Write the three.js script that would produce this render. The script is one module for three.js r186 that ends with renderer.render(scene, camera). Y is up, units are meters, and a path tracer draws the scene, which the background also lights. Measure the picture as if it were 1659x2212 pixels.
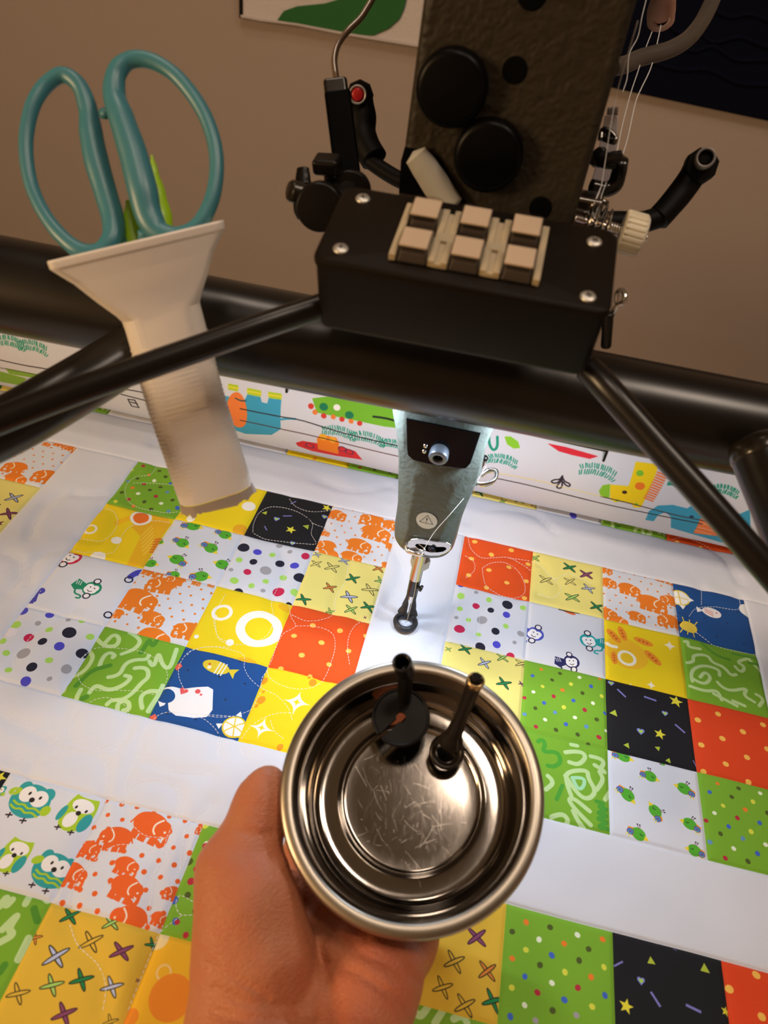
import * as THREE from 'three';
import { RoundedBoxGeometry } from 'three/addons/geometries/RoundedBoxGeometry.js';
import { mergeGeometries, mergeVertices, toCreasedNormals } from 'three/addons/utils/BufferGeometryUtils.js';
import { ImprovedNoise } from 'three/addons/math/ImprovedNoise.js';
import { RectAreaLightUniformsLib } from 'three/addons/lights/RectAreaLightUniformsLib.js';

// ------------------------------------------------------------------ camera, light, exposure
const V = (x, y, z) => new THREE.Vector3(x, y, z);
const basis = (a, b, c) => new THREE.Matrix4().makeBasis(a, b, c);
const scene = new THREE.Scene();
const camera = new THREE.PerspectiveCamera(68.822917, 0.75, 0.01, 20);
camera.position.copy(V(.00634,.36476,.31561));
camera.setRotationFromMatrix(basis(V(.97248,.11885,-.20041), V(-.22072,.74551,-.62889), V(.07466,.65581,.75123)));
camera.focus = 0.45; camera.userData.fStop = 11;
scene.add(camera);
const renderer = new THREE.WebGLRenderer({ antialias: true });
renderer.toneMapping = THREE.LinearToneMapping;
renderer.toneMappingExposure = 1.0;
renderer.shadowMap.enabled = true;
RectAreaLightUniformsLib.init();
scene.background = new THREE.Color(0x0a0908);
const WARM = new THREE.Color().setRGB(1, 0.81, 0.65), COOL = new THREE.Color().setRGB(0.81, 0.93, 1.12);
const LAMPS = [  // ceiling lamps: x, z, size, intensity
  [0.03, 0.4, 0.14, 44], [-0.36, -0.2, 0.2, 18], [0.62, 0.2, 0.28, 22]];
const SIDE = 26, AMBER = new THREE.Color().setRGB(1, 0.66, 0.34);   // wall lamp on the left
const LED = 170;

// ------------------------------------------------------------------ helpers
let seed = 7;
const rnd = () => { seed = (seed * 1664525 + 1013904223) >>> 0; return seed / 4294967296; };
const noise = new ImprovedNoise();
const taken = new Map();
function numbered(name) { const n = taken.get(name) || 0; taken.set(name, n + 1); return n ? `${name}_${String(n).padStart(3, '0')}` : name; }
function shade(o) { o.castShadow = o.receiveShadow = true; return o; }
function thing(name, label, category, group) {
  const o = new THREE.Group(); o.name = numbered(name); scene.add(o);
  o.userData = { label, category }; if (group) o.userData.group = group;
  return o;
}
function part(name, geo, mat, parent, label, kind) {
  const list = Array.isArray(geo) ? geo : [geo];
  let g = list[0];
  if (list.length > 1) g = mergeGeometries(list.map((q) => { q = q.index ? q.toNonIndexed() : q; if (!q.attributes.uv) q.setAttribute('uv', new THREE.BufferAttribute(new Float32Array(q.attributes.position.count * 2), 2)); for (const k of Object.keys(q.attributes)) if (!['position', 'normal', 'uv'].includes(k)) q.deleteAttribute(k); return q; }));
  const m = shade(new THREE.Mesh(g, mat)); m.name = parent === scene ? numbered(name) : name; parent.add(m);
  if (label) m.userData.label = label;
  if (kind) m.userData.kind = kind;
  return m;
}
function struct(name, geo, mat) { return part(name, geo, mat, scene, null, 'structure'); }
const std = (o) => new THREE.MeshStandardMaterial(o), phy = (o) => new THREE.MeshPhysicalMaterial(o);
const lin = (r, g, b) => new THREE.Color().setRGB(r, g, b);
function canvas(w, h) { const c = document.createElement('canvas'); c.width = w; c.height = h; return c; }
function ctex(c, data) { const t = new THREE.CanvasTexture(c); if (!data) t.colorSpace = THREE.SRGBColorSpace; t.wrapS = t.wrapT = THREE.RepeatWrapping; t.anisotropy = 8; return t; }
const box = (w, h, d, r = 0.0008, s = 3) => new RoundedBoxGeometry(w, h, d, s, Math.min(r, w / 2.01, h / 2.01, d / 2.01));
const Y_AXIS = V(0, 1, 0);
// geometry whose +Y runs along dir, its origin moved to p
function along(g, p, dir, twist = 0) {
  if (twist) g.rotateY(twist);
  g.applyQuaternion(new THREE.Quaternion().setFromUnitVectors(Y_AXIS, dir.clone().normalize()));
  return g.translate(p.x, p.y, p.z);
}
const lathe = (pts, n = 48) => new THREE.LatheGeometry(pts.map(([x, y]) => new THREE.Vector2(x, y)), n);
// capped, edge-rounded rod from a to b
function rod(a, b, r, n = 28, e = 0.0008) {
  const L = a.distanceTo(b); e = Math.min(e, r * 0.5, L * 0.3);
  return along(lathe([[0, 0], [r - e, 0], [r - e * 0.3, e * 0.3], [r, e], [r, L - e], [r - e * 0.3, L - e * 0.3], [r - e, L], [0, L]], n), a, b.clone().sub(a));
}
// tube with a radius of its own at every point
function tube(pts, radii, { seg = 60, n = 16, closed = false, flat = 1, flatDir = null, cap = true } = {}) {
  const c = new THREE.CatmullRomCurve3(pts, closed, 'centripetal');
  const fr = [], P = [], N = [], idx = [], UVs = [];
  const rad = typeof radii === 'number' ? () => radii : (t) => {
    const k = closed ? radii.length : radii.length - 1, x = t * k, i = Math.floor(x), fq = x - i;
    const a = radii[i % radii.length], b = radii[Math.min(closed ? Infinity : radii.length - 1, i + 1) % radii.length];
    const s = fq * fq * (3 - 2 * fq); return a + (b - a) * s;
  };
  let up = flatDir ? flatDir.clone() : null, prev = null;
  for (let i = 0; i <= seg; i++) {
    const t = i / seg, p = c.getPoint(t), T = c.getTangent(t).normalize();
    let A;
    if (up) A = up.clone().addScaledVector(T, -up.dot(T)).normalize();
    else if (!prev) { A = Math.abs(T.y) < 0.9 ? V(0, 1, 0) : V(1, 0, 0); A.addScaledVector(T, -A.dot(T)).normalize(); }
    else A = prev.clone().addScaledVector(T, -prev.dot(T)).normalize();
    prev = A; fr.push([p, T, A, new THREE.Vector3().crossVectors(T, A), rad(t)]);
  }
  for (let i = 0; i <= seg; i++) for (let j = 0; j <= n; j++) {
    const [p, , A, B, r] = fr[i], a = j / n * Math.PI * 2;
    const q = p.clone().addScaledVector(A, Math.cos(a) * r * flat).addScaledVector(B, Math.sin(a) * r);
    P.push(q.x, q.y, q.z); UVs.push(j / n, i / seg);
  }
  for (let i = 0; i < seg; i++) for (let j = 0; j < n; j++) { const a = i * (n + 1) + j, b = a + n + 1; idx.push(a, a + 1, b, a + 1, b + 1, b); }
  if (cap && !closed) for (const e of [0, seg]) {
    const base = P.length / 3, p = fr[e][0].clone().addScaledVector(fr[e][1], (e ? 1 : -1) * fr[e][4] * 0.35);
    P.push(p.x, p.y, p.z); UVs.push(0.5, e / seg);
    for (let j = 0; j < n; j++) { const a = e * (n + 1) + j; e ? idx.push(a, a + 1, base) : idx.push(a + 1, a, base); }
  }
  const g = new THREE.BufferGeometry();
  g.setAttribute('position', new THREE.Float32BufferAttribute(P, 3)); g.setAttribute('uv', new THREE.Float32BufferAttribute(UVs, 2)); g.setIndex(idx);
  g.computeVertexNormals();
  const nn = g.attributes.normal;   // one normal along the seam
  for (let i = 0; i <= seg; i++) { const a = i * (n + 1), b = a + n; const v = V(nn.getX(a) + nn.getX(b), nn.getY(a) + nn.getY(b), nn.getZ(a) + nn.getZ(b)).normalize(); nn.setXYZ(a, v.x, v.y, v.z); nn.setXYZ(b, v.x, v.y, v.z); }
  return g;
}
// skin through rings of equal point counts; ends closed when capA / capB
function loft(rings, capA = true, capB = true, crease = 0.7) {
  const n = rings[0].length, P = [], idx = [], U = [];
  rings.forEach((r, i) => { for (let j = 0; j <= n; j++) { const q = r[j % n]; P.push(q.x, q.y, q.z); U.push(j / n, i / (rings.length - 1)); } });
  for (let i = 0; i < rings.length - 1; i++) for (let j = 0; j < n; j++) { const a = i * (n + 1) + j, b = a + n + 1; idx.push(a, a + 1, b, a + 1, b + 1, b); }
  for (const [on, i] of [[capA, 0], [capB, rings.length - 1]]) if (on) {
    const c = V(0, 0, 0); rings[i].forEach((q) => c.add(q)); c.divideScalar(n); const base = P.length / 3; P.push(c.x, c.y, c.z); U.push(0.5, 0.5);
    for (let j = 0; j < n; j++) { const a = i * (n + 1) + j; i ? idx.push(a, a + 1, base) : idx.push(a + 1, a, base); }
  }
  let g = new THREE.BufferGeometry();
  g.setAttribute('position', new THREE.Float32BufferAttribute(P, 3)); g.setAttribute('uv', new THREE.Float32BufferAttribute(U, 2)); g.setIndex(idx);
  const vol = (() => { let v = 0; for (let i = 0; i < idx.length; i += 3) { const [a, b, c] = [0, 1, 2].map((k) => V(P[idx[i + k] * 3], P[idx[i + k] * 3 + 1], P[idx[i + k] * 3 + 2])); v += a.dot(b.cross(c)); } return v; })();
  if (vol < 0) { for (let i = 0; i < idx.length; i += 3) [idx[i], idx[i + 1]] = [idx[i + 1], idx[i]]; g.setIndex(idx); }
  g.deleteAttribute('uv');
  g = toCreasedNormals(mergeVertices(g, 1e-6), crease);
  g.setAttribute('uv', new THREE.Float32BufferAttribute(new Float32Array(g.attributes.position.count * 2), 2));
  return g;
}
// rounded rectangle outline as 2-D points
function rrect(w, h, r, k = 6) {
  const o = [];
  for (const [sx, sy, a0] of [[1, 1, 0], [-1, 1, 90], [-1, -1, 180], [1, -1, 270]])
    for (let i = 0; i <= k; i++) { const a = (a0 + i / k * 90) * Math.PI / 180; o.push([sx * (w / 2 - r) + Math.cos(a) * r, sy * (h / 2 - r) + Math.sin(a) * r]); }
  return o;
}
function extrude(pts, depth, bevel = 0.0006, holes = [], curve = 12) {
  const s = new THREE.Shape(pts.map(([x, y]) => new THREE.Vector2(x, y)));
  for (const h of holes) s.holes.push(new THREE.Path(h.map(([x, y]) => new THREE.Vector2(x, y))));
  return new THREE.ExtrudeGeometry(s, { depth: Math.max(1e-5, depth - 2 * bevel), bevelEnabled: bevel > 0, bevelThickness: bevel, bevelSize: bevel, bevelOffset: -bevel, bevelSegments: 2, curveSegments: curve }).translate(0, 0, bevel);
}
const circle = (cx, cy, r, n = 28) => Array.from({ length: n }, (_, i) => [cx + Math.cos(i / n * Math.PI * 2) * r, cy + Math.sin(i / n * Math.PI * 2) * r]);
const noiseTex = (() => {   // hammered, grainy relief that repeats without a seam
  const n = 256, d = new Uint8Array(n * n * 4), layers = [[24, 0.55], [56, 0.45]].map(([k, w]) => ({ k, w, v: Float32Array.from({ length: k * k }, rnd) }));
  const sm = (t) => t * t * (3 - 2 * t);
  for (let y = 0; y < n; y++) for (let x = 0; x < n; x++) {
    let h = 0; for (const { k, w, v } of layers) { const X = x / n * k, Y = y / n * k, i = Math.floor(X), j = Math.floor(Y), a = sm(X - i), b = sm(Y - j), q = (u, t) => v[(t % k) * k + (u % k)]; h += w * ((q(i, j) * (1 - a) + q(i + 1, j) * a) * (1 - b) + (q(i, j + 1) * (1 - a) + q(i + 1, j + 1) * a) * b); }
    const o = (y * n + x) * 4; d[o] = d[o + 1] = d[o + 2] = 255 * h; d[o + 3] = 255;
  }
  const t = new THREE.DataTexture(d, n, n); t.wrapS = t.wrapT = THREE.RepeatWrapping; t.magFilter = THREE.LinearFilter; t.minFilter = THREE.LinearFilter; t.needsUpdate = true; return t;
})();
function boxUV(g, s) {   // uv in units of s metres, by the dominant side of each face
  g = g.index ? g.toNonIndexed() : g;
  const p = g.attributes.position, u = new Float32Array(p.count * 2);
  for (let i = 0; i < p.count; i += 3) {
    const a = V().fromBufferAttribute(p, i), b = V().fromBufferAttribute(p, i + 1), c = V().fromBufferAttribute(p, i + 2);
    const n = b.clone().sub(a).cross(c.clone().sub(a)); const ax = Math.abs(n.x), ay = Math.abs(n.y), az = Math.abs(n.z);
    [a, b, c].forEach((q, k) => { const [x, y] = az >= ax && az >= ay ? [q.x, q.y] : ax >= ay ? [q.z, q.y] : [q.x, q.z]; u[(i + k) * 2] = x / s; u[(i + k) * 2 + 1] = y / s; });
  }
  g.setAttribute('uv', new THREE.BufferAttribute(u, 2)); return g;
}
const M = {
  gloss: phy({ color: lin(0.007, 0.0055, 0.0045), roughness: 0.3, specularIntensity: 0.7 }),
  satin: phy({ color: lin(0.006, 0.0045, 0.0035), roughness: 0.3, specularIntensity: 1 }),
  plastic: phy({ color: lin(0.006, 0.0038, 0.0028), roughness: 0.5, specularIntensity: 0.25 }),
  matt: phy({ color: lin(0.006, 0.005, 0.0045), roughness: 0.75, specularIntensity: 0.4 }),
  hole: phy({ color: lin(0.002, 0.002, 0.002), roughness: 0.95, specularIntensity: 0.1 }),
  chrome: std({ color: lin(0.75, 0.74, 0.72), metalness: 1, roughness: 0.13 }),
  steel: std({ color: lin(0.55, 0.54, 0.52), metalness: 1, roughness: 0.3 }),
  zinc: std({ color: lin(0.62, 0.6, 0.55), metalness: 0.85, roughness: 0.42 }),
  hammered: phy({ color: lin(0.085, 0.1, 0.085), roughness: 0.42, specularIntensity: 0.8, bumpMap: noiseTex, bumpScale: 0.0003 }),
  hammeredDark: phy({ color: lin(0.028, 0.0225, 0.0145), roughness: 0.5, specularIntensity: 0.4, bumpMap: noiseTex, bumpScale: 0.0006 }),
  thread: std({ color: lin(0.85, 0.84, 0.82), roughness: 0.7 }),
};

// ------------------------------------------------------------------ the room
const RX = 2, RY0 = -0.9, RY1 = 1.5, RZ0 = -1, RZ1 = 2.2, TH = 0.1;
M.wall = std({ color: lin(0.385, 0.318, 0.28), roughness: 0.92, bumpMap: noiseTex, bumpScale: 0.0004 });
M.ceiling = std({ color: lin(0.26, 0.24, 0.22), roughness: 0.95 });
M.floor = std({ color: lin(0.2, 0.16, 0.13), roughness: 0.85 });
{
  const b = (w, h, d, x, y, z) => boxUV(new THREE.BoxGeometry(w, h, d).translate(x, y, z), 0.25);
  const cy = (RY0 + RY1) / 2, hh = RY1 - RY0, cz = (RZ0 + RZ1) / 2, dd = RZ1 - RZ0;
  struct('wall_back', b(2 * RX + 2 * TH, hh, TH, 0, cy, RZ0 - TH / 2), M.wall);
  struct('wall_front', b(2 * RX + 2 * TH, hh, TH, 0, cy, RZ1 + TH / 2), M.wall);
  struct('wall_left', b(TH, hh, dd, -RX - TH / 2, cy, cz), M.wall);
  struct('wall_right', b(TH, hh, dd, RX + TH / 2, cy, cz), M.wall);
  struct('floor', b(2 * RX + 2 * TH, TH, dd + 2 * TH, 0, RY0 - TH / 2, cz), M.floor);
  struct('ceiling', b(2 * RX + 2 * TH, TH, dd + 2 * TH, 0, RY1 + TH / 2, cz), M.ceiling);
}
// ceiling lamps
M.lampFrame = std({ color: lin(0.5, 0.5, 0.48), roughness: 0.5 });
const lampNames = ['smallest, brightest square ceiling lamp, right above the quilter', 'square warm ceiling lamp above the left part of the machine frame', 'square warm ceiling lamp above the right end of the quilt', 'square warm ceiling lamp farthest left, above the floor beside the quilt'];
LAMPS.forEach(([x, z, s, I], i) => {
  const t = thing('ceiling_lamp', lampNames[i], 'ceiling lamp', 'warm ceiling lamps');
  t.position.set(x, RY1, z);
  const fr = 0.02;
  part('frame', [0, 1, 2, 3].map((k) => new THREE.BoxGeometry(s + 2 * fr, 0.03, fr).translate(0, -0.015, s / 2 + fr / 2).rotateY(k * Math.PI / 2)), M.lampFrame, t);
  part('diffuser', new THREE.BoxGeometry(s, 0.008, s).translate(0, -0.012, 0), std({ color: lin(0.8, 0.8, 0.8), emissive: WARM, emissiveIntensity: I * 0.1, roughness: 0.6 }), t);
  const L = new THREE.RectAreaLight(WARM, I, s, s); L.position.y = -0.02; L.rotation.x = -Math.PI / 2; t.add(L);
});

{
  const t = thing('wall_lamp', 'square amber wall lamp on the left wall', 'wall lamp'), z = 0.72;
  t.position.set(-RX, 0.66, 1.45); t.rotation.y = Math.PI / 2;
  part('frame', [0, 1, 2, 3].map((k) => new THREE.BoxGeometry(z + 0.04, 0.02, 0.04).translate(0, z / 2 + 0.01, 0.02).rotateZ(k * Math.PI / 2)), M.lampFrame, t);
  part('diffuser', new THREE.BoxGeometry(z, z, 0.01).translate(0, 0, 0.02), std({ color: lin(0.8, 0.8, 0.8), emissive: AMBER, emissiveIntensity: SIDE * 0.1, roughness: 0.6 }), t);
  const L = new THREE.RectAreaLight(AMBER, SIDE, z, z); L.position.z = 0.03; L.rotation.y = Math.PI; t.add(L);
}

// ------------------------------------------------------------------ the quilt
const U = 0.0508, OX = 4.44321, OZ = 1.915274, SW = .97222, SH = .944559;   // one patch, needle in patches, sash widths
const wx = (g) => (g - OX) * U, wz = (g) => (g - OZ) * U;
const quilt = thing('patchwork_quilt', 'white patchwork quilt of bright animal-print squares spread under the needle and rolled up behind it', 'quilt');
// the quilted lines, in patches
const LINES = [
  [[.2976,.0178],[.282,.2338],[.1273,.3377],[.0789,.5402],[.1529,.7381],[.3011,.8868],[.4774,.9396],[.6659,.9287],[.8517,.9121],[1.0552,.7851]], [[.1432,.4887],[.3214,.4168],[.5587,.3483],[.8229,.3127]],
  [[-.0168,1.1141],[.1312,1.1104],[.2914,1.2613],[.3515,1.4874],[.286,1.7039],[.1166,1.7321],[-.0007,1.7426]], [[-.019,1.9522],[.1585,1.9636],[.2952,1.9177],[.5077,1.8605],[.5268,1.6953],[.4872,1.5313],[.5002,1.3445],[.5828,1.2539],[.7332,1.1233],[.9713,1.0878]],
  [[-.5744,1.9385],[-.6645,1.7166],[-.7173,1.3933],[-.6853,1.1881],[-.6394,1.0391]], [[-.1712,2.6662],[-.2823,2.4141],[-.2739,2.1929],[-.1058,1.9958]], [[.3166,3.8042],[.2701,3.6714],[.2824,3.5168],[.3072,3.2864],[.4494,3.057],[.5811,2.824]],
  [[1.005,3.8026],[.9583,3.5898],[.9908,3.3872],[1.0581,3.3119],[1.3102,3.2457],[1.5464,3.2175],[1.7463,3.2659],[1.9139,3.3651],[1.9782,3.4715],[1.9451,3.7046],[1.7793,3.7137],[1.5665,3.7665],[1.296,3.8365],[1.1176,3.7893],[1.0121,3.6571],[.9687,3.5444],[.9854,3.4106]],
  [[1.3397,4.4427],[1.2683,4.2832],[1.2775,4.0562],[1.4327,3.9046],[1.5775,3.8914],[1.7216,3.9459],[1.8149,4.0702],[1.8577,4.2595],[1.8431,4.4577]], [[2.0891,4.4747],[2.0294,4.2465],[2.0479,4.0403],[2.0761,3.9572],[2.1603,3.8853],[2.4562,3.8377],[2.6205,3.8754],[2.8033,4.0082],[2.8689,4.2215]],
  [[2.8335,3.738],[2.4492,3.8206]], [[2.2314,3.5802],[2.093,3.4164],[2.0368,3.2642],[2.0581,3.0835],[2.157,2.9752],[2.4915,2.8614]], [[2.0913,2.3439],[2.2011,2.5786],[2.3071,2.7578],[2.4687,2.8001]],
  [[1.1318,4.0797],[1.1768,4.2359],[1.1135,4.3277],[.9036,4.4424],[.541,4.3829]], [[-.7323,2.291],[-.4812,2.3447],[-.2964,2.6812],[-.3357,2.8961]], [[-.4942,.9871],[-.2674,.9226],[-.0311,.7871],[-.0123,.4674]],
  [[2.3541,.0555],[2.4893,.1882],[2.671,.2372],[2.846,.1917],[3.0062,.0869]], [[2.0982,.9146],[2.0515,.7504],[2.0489,.5035],[2.1408,.3437],[2.3283,.2775],[2.5894,.3138],[2.8158,.4546],[2.8694,.6799],[2.9772,.8498],[2.805,.9082],[2.5408,.9544],[2.2685,.9742],[2.1118,.9247]],
  [[2.8158,.4546],[2.9249,.4786],[3.0259,.4744]], [[2.148,2.0908],[2.1406,2.2642],[2.1335,2.4562],[2.2287,2.6557],[2.3443,2.7976],[2.4904,2.818],[2.6736,2.7508],[2.8316,2.6029],[2.8641,2.4349],[2.8336,2.2588],[2.7383,2.0491],[2.7323,1.8018],[2.7582,1.5866],[2.7151,1.3873],[2.584,1.1545]],
  [[2.9529,2.005],[3.038,2.1944],[3.1322,2.3282],[3.0221,2.4879],[3.0036,2.704],[3.0136,2.8936],[3.0109,3.0399],[3.0567,3.128],[3.1771,3.1923],[3.3479,3.2109],[3.502,3.1752],[3.6235,3.0797],[3.6751,2.9636],[3.6921,2.7091],[3.6799,2.4967],[3.6073,2.3177],[3.4868,2.2637],[3.3114,2.2722],[3.1322,2.3282]],
  [[3.0281,2.1619],[3.2213,2.2073],[3.3996,2.1396],[3.5259,2.0047],[3.4924,1.7334],[3.5358,1.385],[3.4977,1.0729]], [[3.9128,2.7059],[3.8352,2.493],[3.8039,2.2568],[3.8624,2.0532],[4.0011,1.9505]],
  [[2.0617,3.1197],[2.1023,3.0123],[2.3046,2.9183],[2.5191,2.8955],[2.6854,2.9299],[2.7533,3.0969],[2.8728,3.2231],[3.0505,3.3087],[3.2286,3.3533],[3.3964,3.4753],[3.4871,3.6154]], [[3.0221,3.2975],[2.9871,3.169],[3.0109,3.0399]],
  [[2.54,3.8071],[2.6919,3.7904],[2.8717,3.7202],[3.0009,3.5905],[3.0327,3.353]], [[3.0277,3.9778],[3.0846,3.7855],[3.2185,3.6198],[3.3536,3.5438],[3.4883,3.5139]], [[3.2494,3.6658],[3.3354,3.7849],[3.4662,3.8532]], [[2.798,4.0258],[2.8605,4.2285]], [[3.0362,4.0442],[3.1272,4.1703]],
  [[5.0215,.0166],[5.1004,.2559],[5.2528,.3689],[5.4155,.3227],[5.6321,.2421],[5.8323,.3174],[5.9611,.3944]], [[5.2883,.5771],[5.3988,.4412],[5.5862,.3669],[5.7575,.4418],[5.8803,.6543],[5.8936,.8756],[5.7942,.981],[5.5835,.9939],[5.3894,.9085],[5.3169,.7234],[5.2883,.5771]],
  [[5.0201,.4061],[5.1541,.4826],[5.1865,.6499],[5.086,.8374]], [[5.6321,.2421],[6.0495,.2251],[6.2785,.4471],[6.4945,.2979],[6.823,.3857]], [[8.3809,-.0424],[8.3385,.3148]], [[8.1342,.599],[8.2465,.4181],[8.5008,.3003],[8.8592,.2236],[8.9136,-.0396]], [[8.1966,.8611],[8.4098,.9992],[8.7098,1.0239],[8.9664,.9951]],
  [[5.2176,1.7203],[5.2192,1.5175],[5.3718,1.2601],[5.4918,1.1503]], [[5.3532,1.8097],[5.35,1.5446],[5.3573,1.3702]], [[6.0768,.8165],[6.2899,.8219],[6.3911,.6025],[6.2785,.4471]],
  [[1.0753,5.2342],[1.1298,5.1522],[1.1607,5.0063],[1.1765,4.8747],[1.1262,4.7435]], [[2.1799,4.975],[2.1445,4.8892],[2.1735,4.77],[2.2751,4.6711],[2.4614,4.6341],[2.5975,4.6678],[2.6705,4.7598],[2.7213,4.9095],[2.7142,5.1467],[2.7481,5.3376],[2.7538,5.516],[2.8026,5.6765],[2.8614,5.8825]],
  [[2.1799,4.975],[2.2492,5.0632],[2.3743,5.1343],[2.5147,5.1869],[2.7192,5.1581]], [[2.011,4.9802],[2.0416,5.066],[2.0438,5.1967],[2.023,5.3048],[1.998,5.4486]], [[2.1714,5.9483],[2.1179,5.829],[2.1165,5.6691],[2.1701,5.537],[2.2363,5.3982],[2.3485,5.3191],[2.5105,5.3138],[2.6422,5.3531]],
  [[2.9522,5.4053],[2.9096,5.246],[2.8476,5.0079],[2.9276,4.8539],[2.9958,4.7266]], [[2.011,4.9802],[1.8473,4.6449],[1.7403,4.5566],[1.5679,4.5451],[1.3657,4.6319],[1.2755,4.7165]], [[2.1205,4.8265],[2.0951,4.6633],[2.0933,4.4876],[2.2216,4.4965],[2.4099,4.5178],[2.6318,4.4929],[2.8804,4.4314]],
  [[3.3471,5.5942],[3.22,5.6378],[3.0417,5.6154],[3.0309,5.6747],[3.1019,5.7566],[3.2568,5.7284]], [[2.9913,5.9354],[3.1276,5.7611]], [[2.2337,6.0617],[2.375,6.1931],[2.6121,6.2953],[2.7429,6.4187],[2.8079,6.5895]], [[2.9893,5.957],[2.9906,6.1625],[2.9922,6.4058],[2.9931,6.5452]],
  [[2.6735,-.4532],[3.1895,-.4086],[3.7008,-.7089]], [[4.9782,-.2681],[5.2832,-.7015],[5.9148,-.8119],[6.2778,-.5044]], [[7.6536,-.5566],[8.25,-1.0727],[8.7751,-.8305],[8.9657,-.3024]], [[.0259,-.4412],[.5607,-.7743],[1.0849,-.5908]],
  [[4.0978,1.8655],[4.1915,1.4232],[4.2311,.9693],[4.0236,.5673]], [[4.779,2.1921],[4.9316,1.8411],[5.0027,1.2476]], [[.8608,4.399],[1.1921,4.5297],[1.5929,4.5261],[1.8525,4.3424]], [[.9163,4.8232],[1.1437,4.7064],[1.2524,4.4569]],
];
const STITCHES = [];                                                // every stitch: x, z, angle
const HR = { x0: -3.2, z0: -2.2, w: 15, h: 10.5, k: 22 }, HW = Math.ceil(HR.w * HR.k), HH = Math.ceil(HR.h * HR.k), near = new Float32Array(HW * HH).fill(9);
for (const l of LINES) {
  const c = new THREE.CatmullRomCurve3(l.map(([x, z]) => V(x, 0, z)), false, 'centripetal'), len = c.getLength(), n = Math.max(2, Math.round(len / 0.044));
  c.arcLengthDivisions = 400;
  for (let i = 0; i < n; i++) {
    const p = c.getPointAt((i + 0.5) / n), t = c.getTangentAt((i + 0.5) / n); STITCHES.push([p.x, p.z, Math.atan2(t.z, t.x)]);
    const ix = Math.round((p.x - HR.x0) * HR.k), iz = Math.round((p.z - HR.z0) * HR.k), R = 7;
    for (let b = -R; b <= R; b++) for (let a = -R; a <= R; a++) {
      const X = ix + a, Z = iz + b; if (X < 0 || Z < 0 || X >= HW || Z >= HH) continue;
      const d = Math.hypot(X / HR.k + HR.x0 - p.x, Z / HR.k + HR.z0 - p.z); if (d < near[Z * HW + X]) near[Z * HW + X] = d;
    }
  }
}
function nearAt(x, z) {
  const X = (x - HR.x0) * HR.k, Z = (z - HR.z0) * HR.k, i = Math.floor(X), j = Math.floor(Z); if (i < 0 || j < 0 || i >= HW - 1 || j >= HH - 1) return 9;
  const a = X - i, b = Z - j, q = (u, v) => Math.min(near[v * HW + u], 0.35);
  return (q(i, j) * (1 - a) + q(i + 1, j) * a) * (1 - b) + (q(i, j + 1) * (1 - a) + q(i + 1, j + 1) * a) * b;
}
const inBlock = (g, s) => ((g % (4 + s)) + 4 + s) % (4 + s);
function seamDist(x, z) {
  const u = inBlock(x, SW), v = inBlock(z, SH); let dx = 9, dz = 9;
  const inX = u <= 4, inZ = v <= 4;
  for (let i = 0; i <= 4; i++) { if (inZ || i === 0 || i === 4) if (inZ) dx = Math.min(dx, Math.abs(u - i)); if (inX || i === 0 || i === 4) dz = Math.min(dz, Math.abs(v - i)); }
  dz = Math.min(dz, Math.abs(v - 4 - SH)); if (inZ) dx = Math.min(dx, Math.abs(u - 4 - SW));
  return Math.min(dx, dz);
}
function height(x, z) {
  const s = seamDist(x, z), q = nearAt(x, z);
  return 0.0006 * noise.noise(x * 0.9, z * 0.9, 3.1) + 0.00035 * noise.noise(x * 3.1, z * 3.1, 7.7)
    - 0.00075 * Math.exp(-Math.pow(s / 0.018, 2)) - 0.0003 * Math.exp(-Math.pow(s / 0.07, 2)) - 0.0011 * Math.exp(-Math.pow(q / 0.085, 2));
}
function clothGeo(x0, z0, w, d, nx, nz) {
  const P = [], N = [], UVs = [], idx = [], e = 0.004;
  // rows crowd at both edges, so that the seam keeps a sharp valley
  const ease = (t) => t + (0.5 - 0.5 * Math.cos(Math.PI * t) - t) * 0.72;
  for (let j = 0; j <= nz; j++) for (let i = 0; i <= nx; i++) {
    const x = x0 + w * ease(i / nx), z = z0 + d * ease(j / nz);
    P.push(wx(x), height(x, z), wz(z));
    const X = Math.min(Math.max(x, x0 + e), x0 + w - e), Z = Math.min(Math.max(z, z0 + e), z0 + d - e);
    const n = V(-(height(X + e, Z) - height(X - e, Z)), 2 * e * U, -(height(X, Z + e) - height(X, Z - e))).normalize();
    N.push(n.x, n.y, n.z); UVs.push(x - x0, 1 - (z - z0));
  }
  for (let j = 0; j < nz; j++) for (let i = 0; i < nx; i++) { const a = j * (nx + 1) + i, b = a + nx + 1; idx.push(a, b, a + 1, b, b + 1, a + 1); }
  const g = new THREE.BufferGeometry();
  g.setAttribute('position', new THREE.Float32BufferAttribute(P, 3)); g.setAttribute('normal', new THREE.Float32BufferAttribute(N, 3)); g.setAttribute('uv', new THREE.Float32BufferAttribute(UVs, 2)); g.setIndex(idx);
  return g;
}
const weave = (() => {
  const n = 64, d = new Uint8Array(n * n * 4);
  for (let y = 0; y < n; y++) for (let x = 0; x < n; x++) {
    const a = Math.abs(Math.sin((x + 0.5) / 8 * Math.PI)), b = Math.abs(Math.sin((y + 0.5) / 8 * Math.PI)), over = (Math.floor(x / 8) + Math.floor(y / 8)) % 2;
    const v = 40 + 170 * (over ? a * (0.6 + 0.4 * b) : b * (0.6 + 0.4 * a)) + rnd() * 40, i = (y * n + x) * 4; d[i] = d[i + 1] = d[i + 2] = v; d[i + 3] = 255;
  }
  const t = new THREE.DataTexture(d, n, n); t.wrapS = t.wrapT = THREE.RepeatWrapping; t.magFilter = THREE.LinearFilter; t.repeat.set(15, 15); t.needsUpdate = true; return t;
})();
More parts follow.
